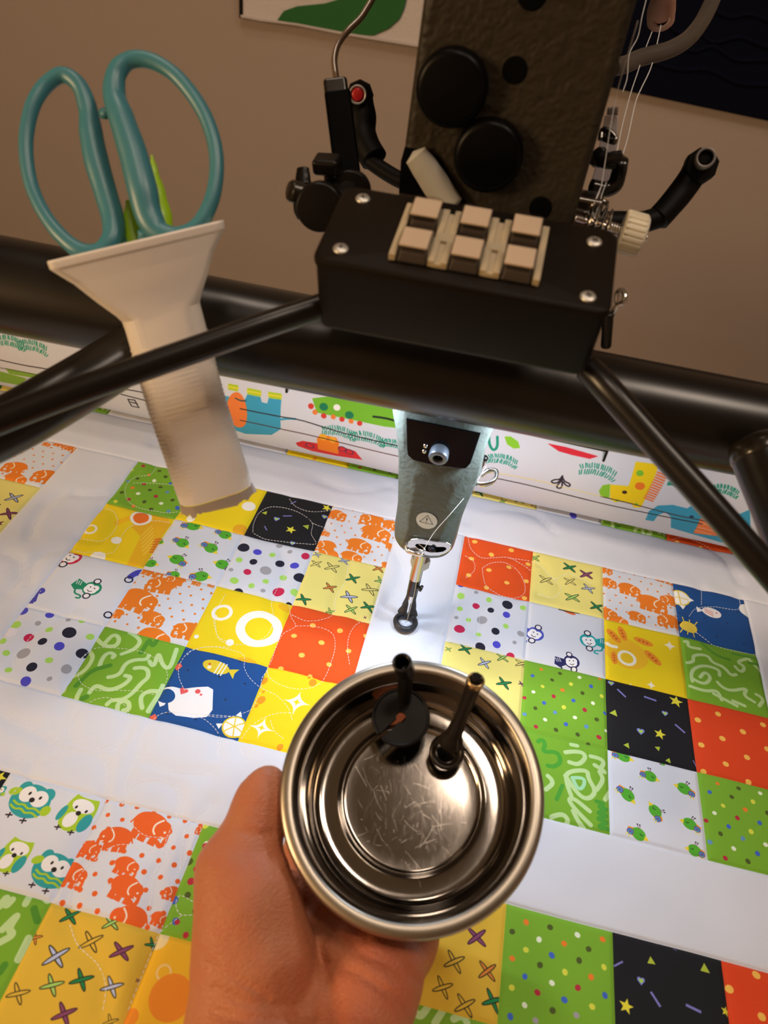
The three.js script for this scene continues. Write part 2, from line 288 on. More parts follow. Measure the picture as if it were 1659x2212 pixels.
const cloth = (o) => std({ roughness: 0.9, bumpMap: weave, bumpScale: 0.00006, ...o });
M.white = cloth({ color: lin(0.7, 0.725, 0.785) });

// ---- prints
const COL = { g: '#78ae29', y: '#efd40c', x: '#ece07e', xd: '#dfb938', n: '#0a0b12', b: '#0e4a8e', o: '#e2500e', r: '#de4312', w: '#d9dde5', e: '#e97d18', ed: '#ea6420' };
const DOT = { R: '#b3283c', D: '#4b5a1c', W: '#e6f2d4', Y: '#d8dc46', O: '#ec7f24', B: '#3d66c2', L: '#5f93c0', I: '#4a48c8', K: '#191a30', C: '#c81e4e', G: '#a3a3a8', M: '#aade62', P: '#e4e2ee', F: '#f6bd52' };
const XC = { G: '#15884a', W: '#b9c4e4', P: '#8a4a6c', O: '#e08a34', L: '#a8d86a', Y: null };
const PX = 384;
let ctx;
const dot = (x, y, r, c) => { ctx.fillStyle = c; ctx.beginPath(); ctx.arc(x, y, r, 0, 7); ctx.fill(); };
const ell = (x, y, a, b, t, c) => { ctx.fillStyle = c; ctx.beginPath(); ctx.ellipse(x, y, a, b, t, 0, 7); ctx.fill(); };
const ring = (x, y, r, w, c) => { ctx.strokeStyle = c; ctx.lineWidth = w; ctx.beginPath(); ctx.arc(x, y, r, 0, 7); ctx.stroke(); };
const poly = (p, c) => { ctx.fillStyle = c; ctx.beginPath(); p.forEach(([x, y], i) => (i ? ctx.lineTo(x, y) : ctx.moveTo(x, y))); ctx.closePath(); ctx.fill(); };
function line(p, w, c, smooth = true) {
  ctx.strokeStyle = c; ctx.lineWidth = w; ctx.lineCap = ctx.lineJoin = 'round'; ctx.beginPath(); ctx.moveTo(...p[0]);
  if (!smooth || p.length < 3) p.slice(1).forEach((q) => ctx.lineTo(...q));
  else { for (let i = 1; i < p.length - 1; i++) ctx.quadraticCurveTo(...p[i], (p[i][0] + p[i + 1][0]) / 2, (p[i][1] + p[i + 1][1]) / 2); ctx.lineTo(...p[p.length - 1]); }
  ctx.stroke();
}
const local = (x, y, s, a, f, fn) => { ctx.save(); ctx.translate(x, y); ctx.rotate(a); ctx.scale(s * f, s); fn(); ctx.restore(); };
const dots = (l) => l.forEach(([x, y, r, c]) => ell(x, y, r * 1.06, r * 0.96, rnd() * 3, DOT[c]));
const xs = (l, bg) => l.forEach(([x, y, r, c]) => local(x, y, r, rnd() * 0.5 - 0.25, 1, () => {
  for (const a of [0.75, -0.75 + rnd() * 0.3]) { ctx.save(); ctx.rotate(a); ctx.beginPath(); ctx.ellipse(0, 0, 1, 0.17, 0, 0, 7); ctx.fillStyle = XC[c] || bg; ctx.fill(); ctx.strokeStyle = c === 'P' ? '#401a34' : '#33301c'; ctx.lineWidth = 0.09; ctx.stroke(); ctx.restore(); }
}));
const elephants = (l, c) => l.forEach(([x, y, r, f = 1]) => local(x, y, r, 0.12 * f, f, () => {
  ell(-0.05, 0, 1, 0.7, 0, c); ell(0.68, 0.02, 0.52, 0.5, 0, c);
  for (const q of [-0.82, -0.32, 0.3]) poly([[q, 0.2], [q + 0.4, 0.2], [q + 0.42, 1.02], [q - 0.02, 1.0]], c);
  line([[1.05, 0.2], [1.18, 0.62], [1.02, 0.9], [0.86, 0.8]], 0.26, c); line([[-1.0, -0.1], [-1.14, 0.25]], 0.09, c);
  line([[0.5, -0.46], [0.18, -0.15], [0.22, 0.25], [0.4, 0.38]], 0.1, '#f3ead8'); dot(0.88, 0.1, 0.07, '#f3ead8'); line([[0.82, 0.4], [0.98, 0.44]], 0.08, '#f3ead8');
}));
const birds = (l) => l.forEach(([x, y, r, a = 0, f = 1]) => local(x, y, r, a, f, () => {
  poly([[-0.2, -0.5], [-1.15, -0.1], [-0.9, 0.55], [0.1, 0.62]], '#eda32a'); ell(0.15, 0, 0.78, 0.68, 0, '#53b02c');
  poly([[0.82, -0.28], [1.35, 0.05], [0.84, 0.3]], '#f0d82c'); ell(-0.72, 0.28, 0.36, 0.3, 0.3, '#3f97c4'); ring(-0.72, 0.28, 0.34, 0.09, '#7d3a86'); ell(-0.72, 0.28, 0.17, 0.14, 0, '#74509a');
  line([[0.28, -0.14], [0.42, 0.06], [0.58, -0.1]], 0.09, '#1d4a12'); line([[-0.1, -0.6], [-0.35, -0.95]], 0.06, '#6b2a3a'); line([[0.05, -0.66], [-0.1, -1.02]], 0.06, '#6b2a3a'); dot(-0.35, -0.95, 0.09, '#3a3040'); dot(-0.1, -1.02, 0.09, '#3a3040');
  line([[-0.85, 0.55], [-1.0, 0.85]], 0.1, '#e6e04a'); line([[-0.6, 0.58], [-0.65, 0.88]], 0.1, '#e6e04a');
}));
const monkeys = (l) => l.forEach(([x, y, r, c, a = 0, f = 1, whole = 1]) => local(x, y, r, a, f, () => {
  if (whole) { poly([[-0.5, -0.2], [-1.75, -0.55], [-1.95, 0.4], [-1.4, 0.75], [-0.4, 0.35]], c); line([[-1.3, 0.5], [-1.2, 1.15], [-0.35, 1.1], [-0.25, 1.45], [-0.6, 1.5]], 0.16, c); for (const k of [0, 1, 2]) line([[-1.75 + k * 0.22, -0.35], [-1.6 + k * 0.2, 0.1]], 0.07, '#ecebee'); }
  dot(0, 0, 0.85, c); ell(-0.05, 0.18, 0.62, 0.5, 0, '#f4f3f4'); dot(-0.28, -0.12, 0.36, '#f4f3f4'); dot(0.26, -0.12, 0.36, '#f4f3f4');
  for (const s of [-1, 1]) { dot(0.1 * s + 0.0, 0.95 * s, 0.3, '#ecebee'); ring(0.1 * s, 0.95 * s, 0.3, 0.12, '#23233c'); }
  dot(-0.22, -0.1, 0.07, '#222'); dot(0.2, -0.1, 0.07, '#222'); line([[-0.25, 0.3], [-0.05, 0.48], [0.18, 0.3]], 0.07, '#222');
}));
const star = (x, y, r, n, q, c, a = 0) => { const p = []; for (let i = 0; i < 2 * n; i++) { const t = a + i * Math.PI / n - Math.PI / 2, k = i % 2 ? r * q : r; p.push([x + Math.cos(t) * k, y + Math.sin(t) * k]); } poly(p, c); };
const sparkle = (x, y, r, c) => { ctx.fillStyle = c; ctx.beginPath(); for (let i = 0; i < 4; i++) { const a = i * Math.PI / 2 - Math.PI / 2, b = a + Math.PI / 2; if (!i) ctx.moveTo(x + Math.cos(a) * r, y + Math.sin(a) * r); ctx.quadraticCurveTo(x, y, x + Math.cos(b) * r, y + Math.sin(b) * r); } ctx.fill(); };
const heart = (x, y, r, c, a = 0) => local(x, y, r, a, 1, () => { dot(-0.42, -0.25, 0.5, c); dot(0.42, -0.25, 0.5, c); poly([[-0.85, 0.02], [0.85, 0.02], [0, 1]], c); });
const tri = (x, y, r, c, a = 0) => star(x, y, r, 3, 0.5, c, a);
const confetti = (l) => l.forEach(([x, y, r, c, a = 0.4]) => {
  if (c === 'S') star(x, y, r, 5, 0.42, '#e2da3a', 0.2); else if (c === 'H') { heart(x, y, r, '#7f86d8'); heart(x, y, r * 0.6, '#a6d24a'); } else if (c === 'T') tri(x, y, r, '#b0c238', a); else local(x, y, r, a, 1, () => { ctx.fillStyle = '#7d7cc4'; ctx.fillRect(-1, -0.17, 2, 0.34); });
});
const lattice = (x0, z0, r, pitch, cols) => { for (let j = -1; j < 9; j++) for (let i = -1; i < 9; i++) { const x = x0 + (i + (j % 2) * 0.45 + rnd() * 0.16) * pitch, z = z0 + (j + rnd() * 0.16) * pitch * 0.86; if (x < x0 + 1.05 && z < z0 + 1.05) dot(x, z, r * (0.9 + rnd() * 0.2), cols[Math.floor(rnd() * cols.length)]); } };
const GD = [DOT.R, DOT.D, DOT.D, DOT.W, DOT.W, DOT.Y, DOT.O, DOT.B, DOT.L];
const squig = (l, w = 0.05, c = '#bfdf9a') => l.forEach((p) => line(p, w, c));
const peppers = (x0, z0, c) => lattice(x0, z0, 0.0155, 0.15, [c]);
function owl(x, y, r, body, trim, tall) {
  local(x, y, r, 0.12, 1, () => {
    if (tall) { ctx.fillStyle = trim; ctx.beginPath(); ctx.moveTo(-0.55, -0.9); ctx.quadraticCurveTo(0, -0.75, 0.62, -1.0); ctx.quadraticCurveTo(0.95, -0.3, 0.75, 0.5); ctx.quadraticCurveTo(0.3, 1.15, -0.45, 0.9); ctx.quadraticCurveTo(-0.95, 0.3, -0.55, -0.9); ctx.fill(); ell(0.08, -0.42, 0.58, 0.36, 0, '#f0efec'); ell(-0.12, 0.4, 0.33, 0.42, 0.1, '#f0efec'); ell(0.62, 0.3, 0.26, 0.5, 0.1, body); ell(-0.7, 0.25, 0.16, 0.42, 0.1, body); }
    else { ell(0, 0.05, 0.98, 0.82, 0, body); ell(-0.62, -0.45, 0.3, 0.34, 0, body); ell(0.6, -0.48, 0.32, 0.34, 0, body); ell(-0.95, -0.15, 0.3, 0.2, -0.6, trim); ell(0.95, 0.2, 0.22, 0.26, 0.3, trim); ell(-0.3, -0.2, 0.4, 0.4, 0, '#f0efec'); ell(0.34, -0.18, 0.42, 0.4, 0, '#f0efec'); for (const k of [0.3, 0.52]) line([[-0.7, k - 0.02], [-0.42, k + 0.12], [-0.15, k - 0.04], [0.15, k + 0.12], [0.4, k - 0.04], [0.75, k + 0.06]], 0.1, trim); }
    ell(-0.22, -0.26, 0.06, 0.09, 0.2, '#241c18'); ell(0.36, -0.24, 0.06, 0.09, 0.2, '#241c18'); ell(0.06, -0.02, 0.13, 0.12, 0, '#241c18');
    for (const q of [-0.45, 0.3]) { line([[q - 0.12, 0.98], [q + 0.14, 0.9]], 0.07, '#2a1c22'); line([[q, 0.84], [q + 0.04, 1.05]], 0.07, '#2a1c22'); }
  });
}
const maps = new Map();
function patch(gx, gz, base, draw, key) {
  let mat = key && maps.get(key);
  if (!mat) {
    const c = canvas(PX, PX); ctx = c.getContext('2d'); ctx.fillStyle = COL[base] || base; ctx.fillRect(0, 0, PX, PX);
    ctx.setTransform(PX, 0, 0, PX, -gx * PX, -gz * PX); if (draw) draw();
    mat = cloth({ map: ctex(c) }); if (key) maps.set(key, mat);
  }
  return part('fabric_patch', clothGeo(gx, gz, 1, 1, 20, 20), mat, quilt);
}
const A = 4 + SW, B = 4 + SH;
// upper left block
patch(0, 0, 'g', () => dots([[.1203,.091,.0297,'R'],[.3787,.1067,.0295,'D'],[.6106,.0691,.0296,'W'],[.0016,.2164,.024,'Y'],[.2723,.2374,.0265,'O'],[.5207,.2116,.0292,'D'],[.4003,.3347,.0288,'W'],[.16,.3688,.0288,'D'],[.0535,.4647,.026,'L'],[.6358,.3096,.0262,'B'],[.2983,.4535,.0285,'R'],[.1917,.5901,.0281,'O'],[.5445,.4416,.0285,'D'],[.4372,.5569,.0282,'D'],[.7768,.4137,.0285,'W'],[.6822,.5171,.0282,'L'],[.0892,.72,.0303,'D'],[.3204,.6848,.0304,'W'],[.5725,.6558,.0304,'R'],[.9206,.5176,.0307,'R'],[.2427,.8242,.0299,'R'],[.8215,.6549,.0303,'D'],[.1046,.9367,.0296,'Y'],[.4721,.8127,.0299,'D'],[.7027,.7708,.03,'W'],[.3651,.9301,.0296,'O'],[.943,.7753,.0324,'B'],[.6147,.9108,.0295,'D'],[.8579,.8774,.0296,'L']]), 'g');
patch(1, 0, 'y', () => { for (const [x, y, r, c] of [[1.8692,.4333,.0974,'W'],[1.2087,.9367,.0581,'W'],[1.923,.9302,.1038,'F'],[1.4562,.1938,.1504,'F'],[1.1674,.4301,.0981,'W']]) dot(x, y, r, c === 'W' ? '#f4f1e4' : '#e8ab1a'); }, 'y1');
patch(2, 0, 'n', () => confetti([[2.5795,.7103,.0798,'S'],[2.9295,.075,.075,'S'],[2.3258,.563,.0478,'H'],[2.9536,.2815,.0489,'H'],[2.1284,.4819,.0483,'T'],[2.7654,.5644,.0571,'T'],[2.4508,.4508,.0628,'D',-.35],[2.2414,.7906,.0467,'D',.9],[2.4386,.1246,.05,'D',-.9],[1.9474,.2664,.0297,'D'],[2.6748,.9379,.0412,'H']]), 'n');
patch(3, 0, 'w', () => { peppers(3, 0, COL.e); elephants([[3.1,.1667,.1285],[3.624,.0952,.1536,-1],[3.8997,.1257,.1182],[3.7218,.3572,.1877],[3.5528,.684,.1537],[3.1246,.8435,.1287,-1],[3.5056,.9443,.1313],[3.0409,.606,.0661],[3.2063,1.0021,.1241,-1],[3.9872,.5663,.0751],[4.0044,.9463,.0675]], COL.e); }, 'e');
patch(0, 1, 'y', () => {
  poly([[.4353,.9871],[.8739,.9625],[.9924,1.112],[.9795,1.4828],[1.0031,1.9753],[.789,2.0049],[.7301,1.4782],[.5361,1.3321]], '#eeb814'); line([[.3179,1.3147],[.4825,1.1315]], 0.09, '#f0c010');
  for (const k of [0, 1, 2, 3, 4, 5]) line([[.7301,1.4782],[.7764,1.218]].map(([x, y]) => [x + k * 0.035, y + k * 0.06]), 0.016, '#f4cf48');
  for (const [x, y, r] of [[.5693,1.1265,.1444]]) { dot(x, y, r, '#f4f1e4'); dot(x, y, r * 0.72, '#ee7420'); } for (const [x, y, r] of [[.0596,1.5575,.0738]]) ring(x, y, r, r * 0.45, '#f4f1e4');
  for (const [x, y, r] of [[.4597,1.63,.0683],[.3817,1.9875,.1006]]) dot(x, y, r, '#f4f1e4'); for (const [x, y, r] of [[.9671,1.5461,.0823]]) for (let k = 0; k < 6; k++) ell(x + k * 0.008, y - 0.1 + k * 0.045, r * 0.8, r * 0.22, -0.6, '#e07a18');
});
patch(1, 1, 'w', () => birds([[1.2767,1.0606,.1323,0,1],[1.2775,1.4113,.1156,.5,1],[1.6667,1.3832,.1247,.6,1],[1.3627,1.7304,.1248,.2,-1],[1.9463,1.6352,.1164,.1,-1],[1.7363,1.9115,.1216,-.1,1],[1.0421,1.8876,.101,0,1],[1.4126,1.9851,.0865,.2,1],[1.7453,1.0763,.1194,.5,1],[.9997,1.4819,.0598,.4,1]]), 'birds');
patch(2, 1, 'w', () => dots([[2.0814,1.2448,.0801,'K'],[2.2862,1.2714,.0553,'I'],[2.4905,1.2588,.042,'M'],[2.6928,1.1264,.0336,'G'],[2.917,1.144,.0579,'C'],[2.1085,1.4882,.0454,'M'],[2.2962,1.4639,.0519,'K'],[2.6336,1.379,.061,'K'],[2.8283,1.3552,.0566,'I'],[2.4991,1.566,.0747,'G'],[2.2828,1.661,.0508,'C'],[2.0683,1.6868,.0317,'G'],[2.9561,1.5402,.0788,'K'],[2.1763,1.8573,.0559,'M'],[2.7491,1.6001,.0466,'M'],[2.5595,1.7478,.0397,'M'],[2.4122,1.875,.0412,'M'],[2.5774,1.9074,.0307,'G'],[2.7658,1.8542,.0741,'C'],[2.9673,1.8043,.0578,'M'],[2.2837,2.0347,.0709,'K'],[2.9527,2.0222,.0483,'K'],[2.5249,1.0608,.0452,'G']]), 'p');
patch(3, 1, 'x', () => xs([[3.0571,1.0662,.0584,'W'],[3.0905,1.2356,.0837,'Y'],[3.3107,1.2364,.1054,'Y'],[3.4342,1.0523,.0806,'W'],[3.6226,1.3354,.0995,'G'],[3.9088,1.047,.0936,'O'],[3.3757,1.5857,.0928,'O'],[3.989,1.2635,.0869,'L'],[3.8853,1.4671,.1105,'Y'],[3.6524,1.6695,.1124,'W'],[3.1071,1.8893,.098,'G'],[3.9235,1.7645,.0985,'G'],[3.7263,1.8761,.0933,'L'],[3.4808,1.9708,.0604,'L'],[3.9261,1.9383,.0241,'P']], COL.x), 'x');
patch(0, 2, 'w', () => {
  monkeys([[.0828,2.1014,.1559,'C']].map(([x, y, r]) => [x, y, r, '#cc2244', 0.3, 1, 0])); monkeys([[.5854,2.5181,.1351]].map(([x, y, r]) => [x, y, r, '#178a62', 0.15, 1, 1]));
  poly([[-.0402,2.9489],[-.0245,2.8332],[.0495,2.8466],[.0585,2.9418]], '#4546b4'); line([[.05,2.8956],[-.0041,2.7391],[.0254,2.6916],[.0741,2.7264],[.0544,2.7579]], 0.045, '#4546b4'); line([[.9275,2.1899],[.9506,2.1152],[1.0192,2.052]], 0.08, '#4546b4');
  for (const [x, y, r] of [[.9294,2.2424,.0464],[.9578,2.8424,.0431]]) ring(x, y, r, 0.018, '#20223a'); for (const [x, y, r] of [[-.0316,2.277,.0382]]) ell(x, y, r, r * 0.7, 0, '#d2305a');
}, 'm');
patch(1, 2, 'w', () => { peppers(1, 2, COL.e); elephants([[1.1797,2.4968,.214],[1.3531,2.1835,.1606,-1],[1.4726,2.7233,.1264],[1.602,2.9874,.1716],[1.9437,2.7657,.1523,-1],[1.0354,2.7818,.0867,-1],[1.4816,2.054,.1114,-1],[1.1421,1.976,.1346],[1.925,2.0162,.0428],[1.7364,2.0323,.0557]], COL.e); });
patch(2, 2, 'y', () => { for (const [x, y, r, w] of [[2.2173,2.3946,.1068,.42],[2.7283,2.5046,.2245,.5]]) ring(x, y, r, r * w, '#f4f1e4'); for (const [x, y, r] of [[2.4662,2.7994,.0478],[2.0661,2.8397,.0294],[2.1496,2.4745,.0308]]) dot(x, y, r, '#f4f1e4'); for (const [x, y, r] of [[2.7563,3.0341,.1423],[2.9319,2.0846,.0999]]) ell(x, y, r, r * 0.6, 0.2, '#eebb16'); }, 'y2');
const FD = (l) => l.forEach(([x, y, r]) => ell(x, y, r * 1.05, r, 0, DOT.F));
patch(3, 2, 'o', () => FD([[3.3323,2.2518,.0351],[3.6768,2.2436,.035],[3.1624,2.4872,.0341],[3.5093,2.4961,.0358],[3.3357,2.7492,.0348],[3.6775,2.7706,.0309],[3.8514,2.5099,.0319],[3.1565,2.9962,.032],[3.8459,1.9826,.034],[4.0008,2.2299,.031],[3.5104,3.0026,.0301]]), 'o');
patch(0, 3, 'w', () => dots([[.0115,3.0722,.0577,'I'],[.3252,3.0395,.0462,'I'],[.0474,3.283,.0562,'M'],[.265,3.1895,.0321,'G'],[.559,3.0391,.0307,'G'],[.4333,3.2381,.0412,'M'],[.6701,3.2146,.0787,'K'],[.2762,3.4018,.0551,'C'],[.4566,3.4194,.0494,'K'],[.6652,3.4257,.0583,'I'],[.9183,3.1988,.0449,'M'],[.0579,3.3978,.0645,'P'],[.0445,3.5352,.0398,'M'],[.345,3.6209,.0713,'G'],[.1678,3.6706,.0391,'M'],[.9427,3.4301,.0653,'K'],[.6585,3.6319,.0408,'M'],[.5313,3.7665,.0576,'K'],[.8881,3.6778,.058,'G'],[.3152,3.8664,.038,'M'],[.7854,3.8478,.0292,'G'],[.5656,3.9454,.0562,'I'],[.7171,3.0082,.0385,'M']]), 'p2');
patch(1, 3, 'g', () => {
  squig([[[.9676,3.1723],[1.0896,3.2691],[1.2541,3.2407],[1.2529,3.1293],[1.156,3.0798],[1.1164,3.2163]], [[1.3119,3.0085],[1.4889,3.0565],[1.4814,3.1933],[1.3631,3.3172]], [[1.2088,3.5352],[1.1824,3.4155],[1.2257,3.3264],[1.3032,3.3572],[1.2942,3.3923]], [[1.3726,3.6523],[1.4807,3.6097],[1.4579,3.4389],[1.5384,3.3505],[1.6619,3.3131],[1.6589,3.249]], [[1.7016,3.3226],[1.7914,3.4231],[1.7342,3.1602],[1.8664,3.337],[1.9603,3.3512],[1.9226,3.0805]], [[1.5915,3.4621],[1.701,3.3975],[1.7951,3.5262],[1.7378,3.6252],[1.6805,3.8612],[1.5335,3.9043],[1.5152,3.9677]], [[.9655,3.3731],[1.0868,3.4014],[1.1017,3.6302],[.9763,3.7502]], [[1.27,3.8838],[1.2599,3.7672],[1.4524,3.8102],[1.5812,3.692],[1.6133,3.5805],[1.5366,3.5827]], [[1.8908,3.9158],[1.8053,3.805],[1.8391,3.696],[1.9592,3.6605]], [[1.6587,4.0214],[1.5975,3.9147],[1.7067,3.8633],[1.7703,3.9604],[1.7087,3.9879]], [[.9981,3.9443],[.98,3.8503],[.9647,3.9147]], [[1.1749,3.99],[1.1639,3.8756]], [[1.9652,3.9324],[1.9767,3.7744],[1.9726,3.5758]]]);
  squig([[[1.0894,3.8478],[1.1262,3.6436],[1.3148,3.5033]], [[1.5555,3.2367],[1.5705,3.0766]], [[1.5772,3.0519],[1.6537,3.1405],[1.6564,3.0275]], [[1.233,3.973],[1.2676,3.9433]]], 0.055, '#4f9226');
}, 'q');
patch(2, 3, 'b', () => {
  lattice(2, 3, 0.012, 0.33, ['#1c2440']);
  poly([[1.9974,3.5929],[2.0907,3.5713],[2.1896,3.5623],[2.4575,3.4627],[2.5256,3.4832],[2.6115,3.7254],[2.5822,3.8203],[2.4553,3.8759],[2.2673,3.9019],[2.1639,3.8555],[2.1112,3.7546],[2.0968,3.8172],[2.06,3.8473],[1.9991,3.7678],[2.0051,3.687]], '#eef0f2'); ell(...[[2.0619,3.7001],[-2.1232,.1348]][0], 0.11, 0.09, 0.3, COL.b);
  for (const [x, y, r] of [[2.2207,3.5874,.0524]]) heart(x, y, r, '#e2585c', 0.2); for (const [x, y, r] of [[2.3742,3.5541,.0298],[2.4237,3.5837,.0139]]) dot(x, y, r, '#e2585c'); for (const [x, y, r] of [[2.0293,3.2879,.0583],[2.0471,3.9844,.0497]]) poly([[x - r, y], [x, y - r], [x + r * 0.8, y - r * 0.2], [x + r * 0.2, y + r]], '#e2624a');
  for (const [x, y, r] of [[2.47,3.1924,.1539]]) local(x, y, r, 0.1, 1, () => { ell(-0.15, 0, 1.05, 0.55, 0, '#e2c92c'); poly([[0.75, -0.1], [1.5, -0.5], [1.35, 0], [1.45, 0.5]], '#e2c92c'); for (const k of [0, 0.25, 0.5]) line([[k, -0.5], [k - 0.02, 0.55]], 0.1, '#f0efe0'); dot(-0.7, -0.05, 0.1, '#d8641c'); dot(-0.6, 0.2, 0.16, '#f2eecc'); });
  for (const [x, y, r] of [[2.9092,3.8572,.1239]]) { dot(x, y, r, '#eef0ee'); ring(x, y, r, r * 0.14, '#e2c92c'); for (const a of [0.3, 1.35, 2.4]) line([[x - Math.cos(a) * r, y - Math.sin(a) * r], [x + Math.cos(a) * r, y + Math.sin(a) * r]], r * 0.1, '#e2c92c'); tri(x, y - r * 1.3, r * 0.35, '#eef0ee'); tri(x - r * 1.3, y + r * 0.2, r * 0.35, '#eef0ee', -1.3); }
}, 'b');
patch(3, 3, 'y', () => { for (const [x, y, r] of [[3.4643,3.38,.1767],[3.193,3.7901,.1597]]) { sparkle(x, y, r, '#f4f1e4'); sparkle(x, y, r * 0.34, '#efd40c'); } for (const [x, y, r] of [[3.0755,3.4557,.0569],[3.0219,3.1986,.052],[3.5622,3.0679,.0526],[3.0624,3.3442,.0204],[3.0475,3.5395,.0265],[3.5054,3.0142,.0247],[3.4536,3.9604,.0404]]) ell(x, y, r * 0.8, r, 0.3, '#e59a18'); }, 'y3');
// upper right block
patch(A, 0, 'o', () => FD([[5.1268,.0875,.0375],[5.6575,.0932,.0373],[5.3883,.2705,.0367],[5.1216,.4411,.0361],[5.9189,.2806,.0365],[5.6528,.4408,.0359],[5.383,.593,.0354],[5.1216,.7721,.0349],[5.9086,.6298,.0351],[5.6451,.7652,.0347],[5.3834,.9291,.0342],[5.9037,.9568,.0338]]));
patch(A + 1, 0, 'x', () => xs([[6.0031,.1305,.0808,'L'],[6.4983,.1771,.1066,'G'],[6.7363,.2382,.1056,'P'],[6.1777,.5266,.1094,'Y'],[6.5102,.449,.097,'Y'],[6.7625,.5088,.1025,'W'],[6.5435,.7516,.1126,'L'],[6.8715,.8257,.105,'G'],[6.6164,-.0166,.0272,'G']], COL.x));
patch(A + 2, 0, 'w', () => { peppers(A + 2, 0, COL.e); elephants([[7.0374,.2849,.1047],[7.3271,.3298,.1364],[7.6318,.5031,.1778],[7.4094,.8167,.1045],[7.8492,.76,.1355,-1],[7.8913,.3642,.1157,-1],[7.0148,.8808,.1165],[7.168,.9808,.1089],[7.0073,.0412,.0874],[7.8449,-.0575,.1145]], COL.e); });
patch(A + 3, 0, 'b', () => {
  lattice(A + 3, 0, 0.012, 0.33, ['#16284e']);
  for (const [x, y, r] of [[8.0334,.2811,.1361]]) { dot(x, y, r, '#eef0ee'); ring(x, y, r, r * 0.14, '#e2c92c'); for (const a of [0.1, 1.5]) line([[x - Math.cos(a) * r, y - Math.sin(a) * r], [x + Math.cos(a) * r, y + Math.sin(a) * r]], r * 0.1, '#e2c92c'); tri(x + r * 1.1, y, r * 0.4, '#eef0ee', 1.5); tri(x + r * 0.2, y + r * 1.2, r * 0.4, '#eef0ee', 3.1); }
  for (const [x, y, r] of [[8.4567,.4357,.1268]]) local(x, y, r, 0.1, 1, () => { ell(0, 0, 1, 0.8, 0, '#f0eeee'); poly([[-0.8, 0], [-1.6, -0.4], [-1.5, 0.5]], '#f0eeee'); for (const k of [-0.3, 0, 0.3]) line([[-0.7, k - 0.1], [0.1, k + 0.25]], 0.12, '#e08a84'); dot(0.5, -0.1, 0.1, '#d04a70'); });
  for (const [x, y, r] of [[8.1045,.8065,.116]]) local(x, y, r, 0.2, 1, () => { ell(0, 0, 1, 0.8, 0, '#ead04a'); for (const k of [-0.6, 0, 0.6]) { line([[k, -0.6], [k * 1.4, -1.25]], 0.12, '#ead04a'); line([[k, 0.6], [k * 1.3, 1.2]], 0.12, '#ead04a'); } tri(-1.1, -0.2, 0.4, '#20263a', -1.2); });
  for (const [x, y, r] of [[8.9796,.2225,.1097],[8.7125,-.0639,.0534]]) ell(x, y, r, r * 1.2, 0, r > 0.1 ? '#eef0ee' : '#e2c92c');
});
patch(A, 1, 'w', () => dots([[5.2546,1.0705,.0306,'G'],[5.0637,1.1975,.0514,'M'],[5.4386,1.1422,.0394,'M'],[5.6843,1.1676,.0723,'K'],[5.283,1.306,.0476,'C'],[5.0791,1.4235,.0383,'M'],[5.4772,1.3287,.0445,'K'],[5.6856,1.3498,.0501,'I'],[5.0538,1.5867,.0289,'G'],[5.3832,1.5206,.0667,'G'],[5.2126,1.5708,.0347,'M'],[5.1177,1.768,.0678,'C'],[5.57,1.6702,.054,'K'],[5.6933,1.5452,.0375,'M'],[5.3643,1.7736,.0338,'M'],[5.6037,1.8808,.0527,'I'],[5.8237,1.7779,.028,'G'],[5.4078,1.9727,.0632,'K'],[5.7902,1.9972,.0491,'C'],[5.8924,1.6098,.0457,'G'],[5.8923,1.1583,.0421,'M'],[5.0393,1.0035,.0371,'I']]));
patch(A + 1, 1, 'w', () => { const k = ['#4450b8', '#1ba3a6', '#20245c']; [[6.0734,1.5603,.1318,.4,1],[6.7577,1.4676,.1322,-.2,-1],[6.5463,1.8736,.1152,-.2,1]].forEach(([x, y, r, a, f], i) => monkeys([[x, y, r, k[i], a, f, 1]])); ell(...[[6.505,1.0349],[4.6358,-.2514]][0], 0.09, 0.03, 0.25, '#e2622c'); line([[6.3743,1.0195],[6.4527,1.0231],[6.635,1.008]], 0.03, '#3a3030'); });
patch(A + 2, 1, 'y', () => {
  for (const [x, y, r] of [[7.2354,1.5226,.2838]]) ell(x, y, r, r * 0.85, 0.3, '#f2be1c');
  for (const [x, y, r, t] of [[7.0889,1.2792,.1287,.9],[7.2032,1.2034,.1238,1.3],[7.474,1.2603,.1284,.2],[7.5784,1.4982,.1361,.8],[7.0825,1.6486,.1008,1.5]]) { ell(x, y, r, r * 0.42, t, '#ee9420'); for (let k = -1; k < 2; k++) dot(x + k * r * 0.4 * Math.cos(t), y + k * r * 0.4 * Math.sin(t), r * 0.13, '#cf5c12'); }
  for (const [x, y, r] of [[7.2441,1.6059,.1012]]) { dot(x, y, r, '#efc61c'); ring(x, y, r, r * 0.4, '#f6f1dc'); } for (const [x, y, r] of [[7.8168,1.2245,.1051],[7.5283,1.9436,.0753],[7.2805,2.0259,.064]]) sparkle(x, y, r, '#f6f1dc'); line([[7.0015,1.432],[7.0381,1.4698],[7.1132,1.463]], 0.05, '#f6f1dc');
});
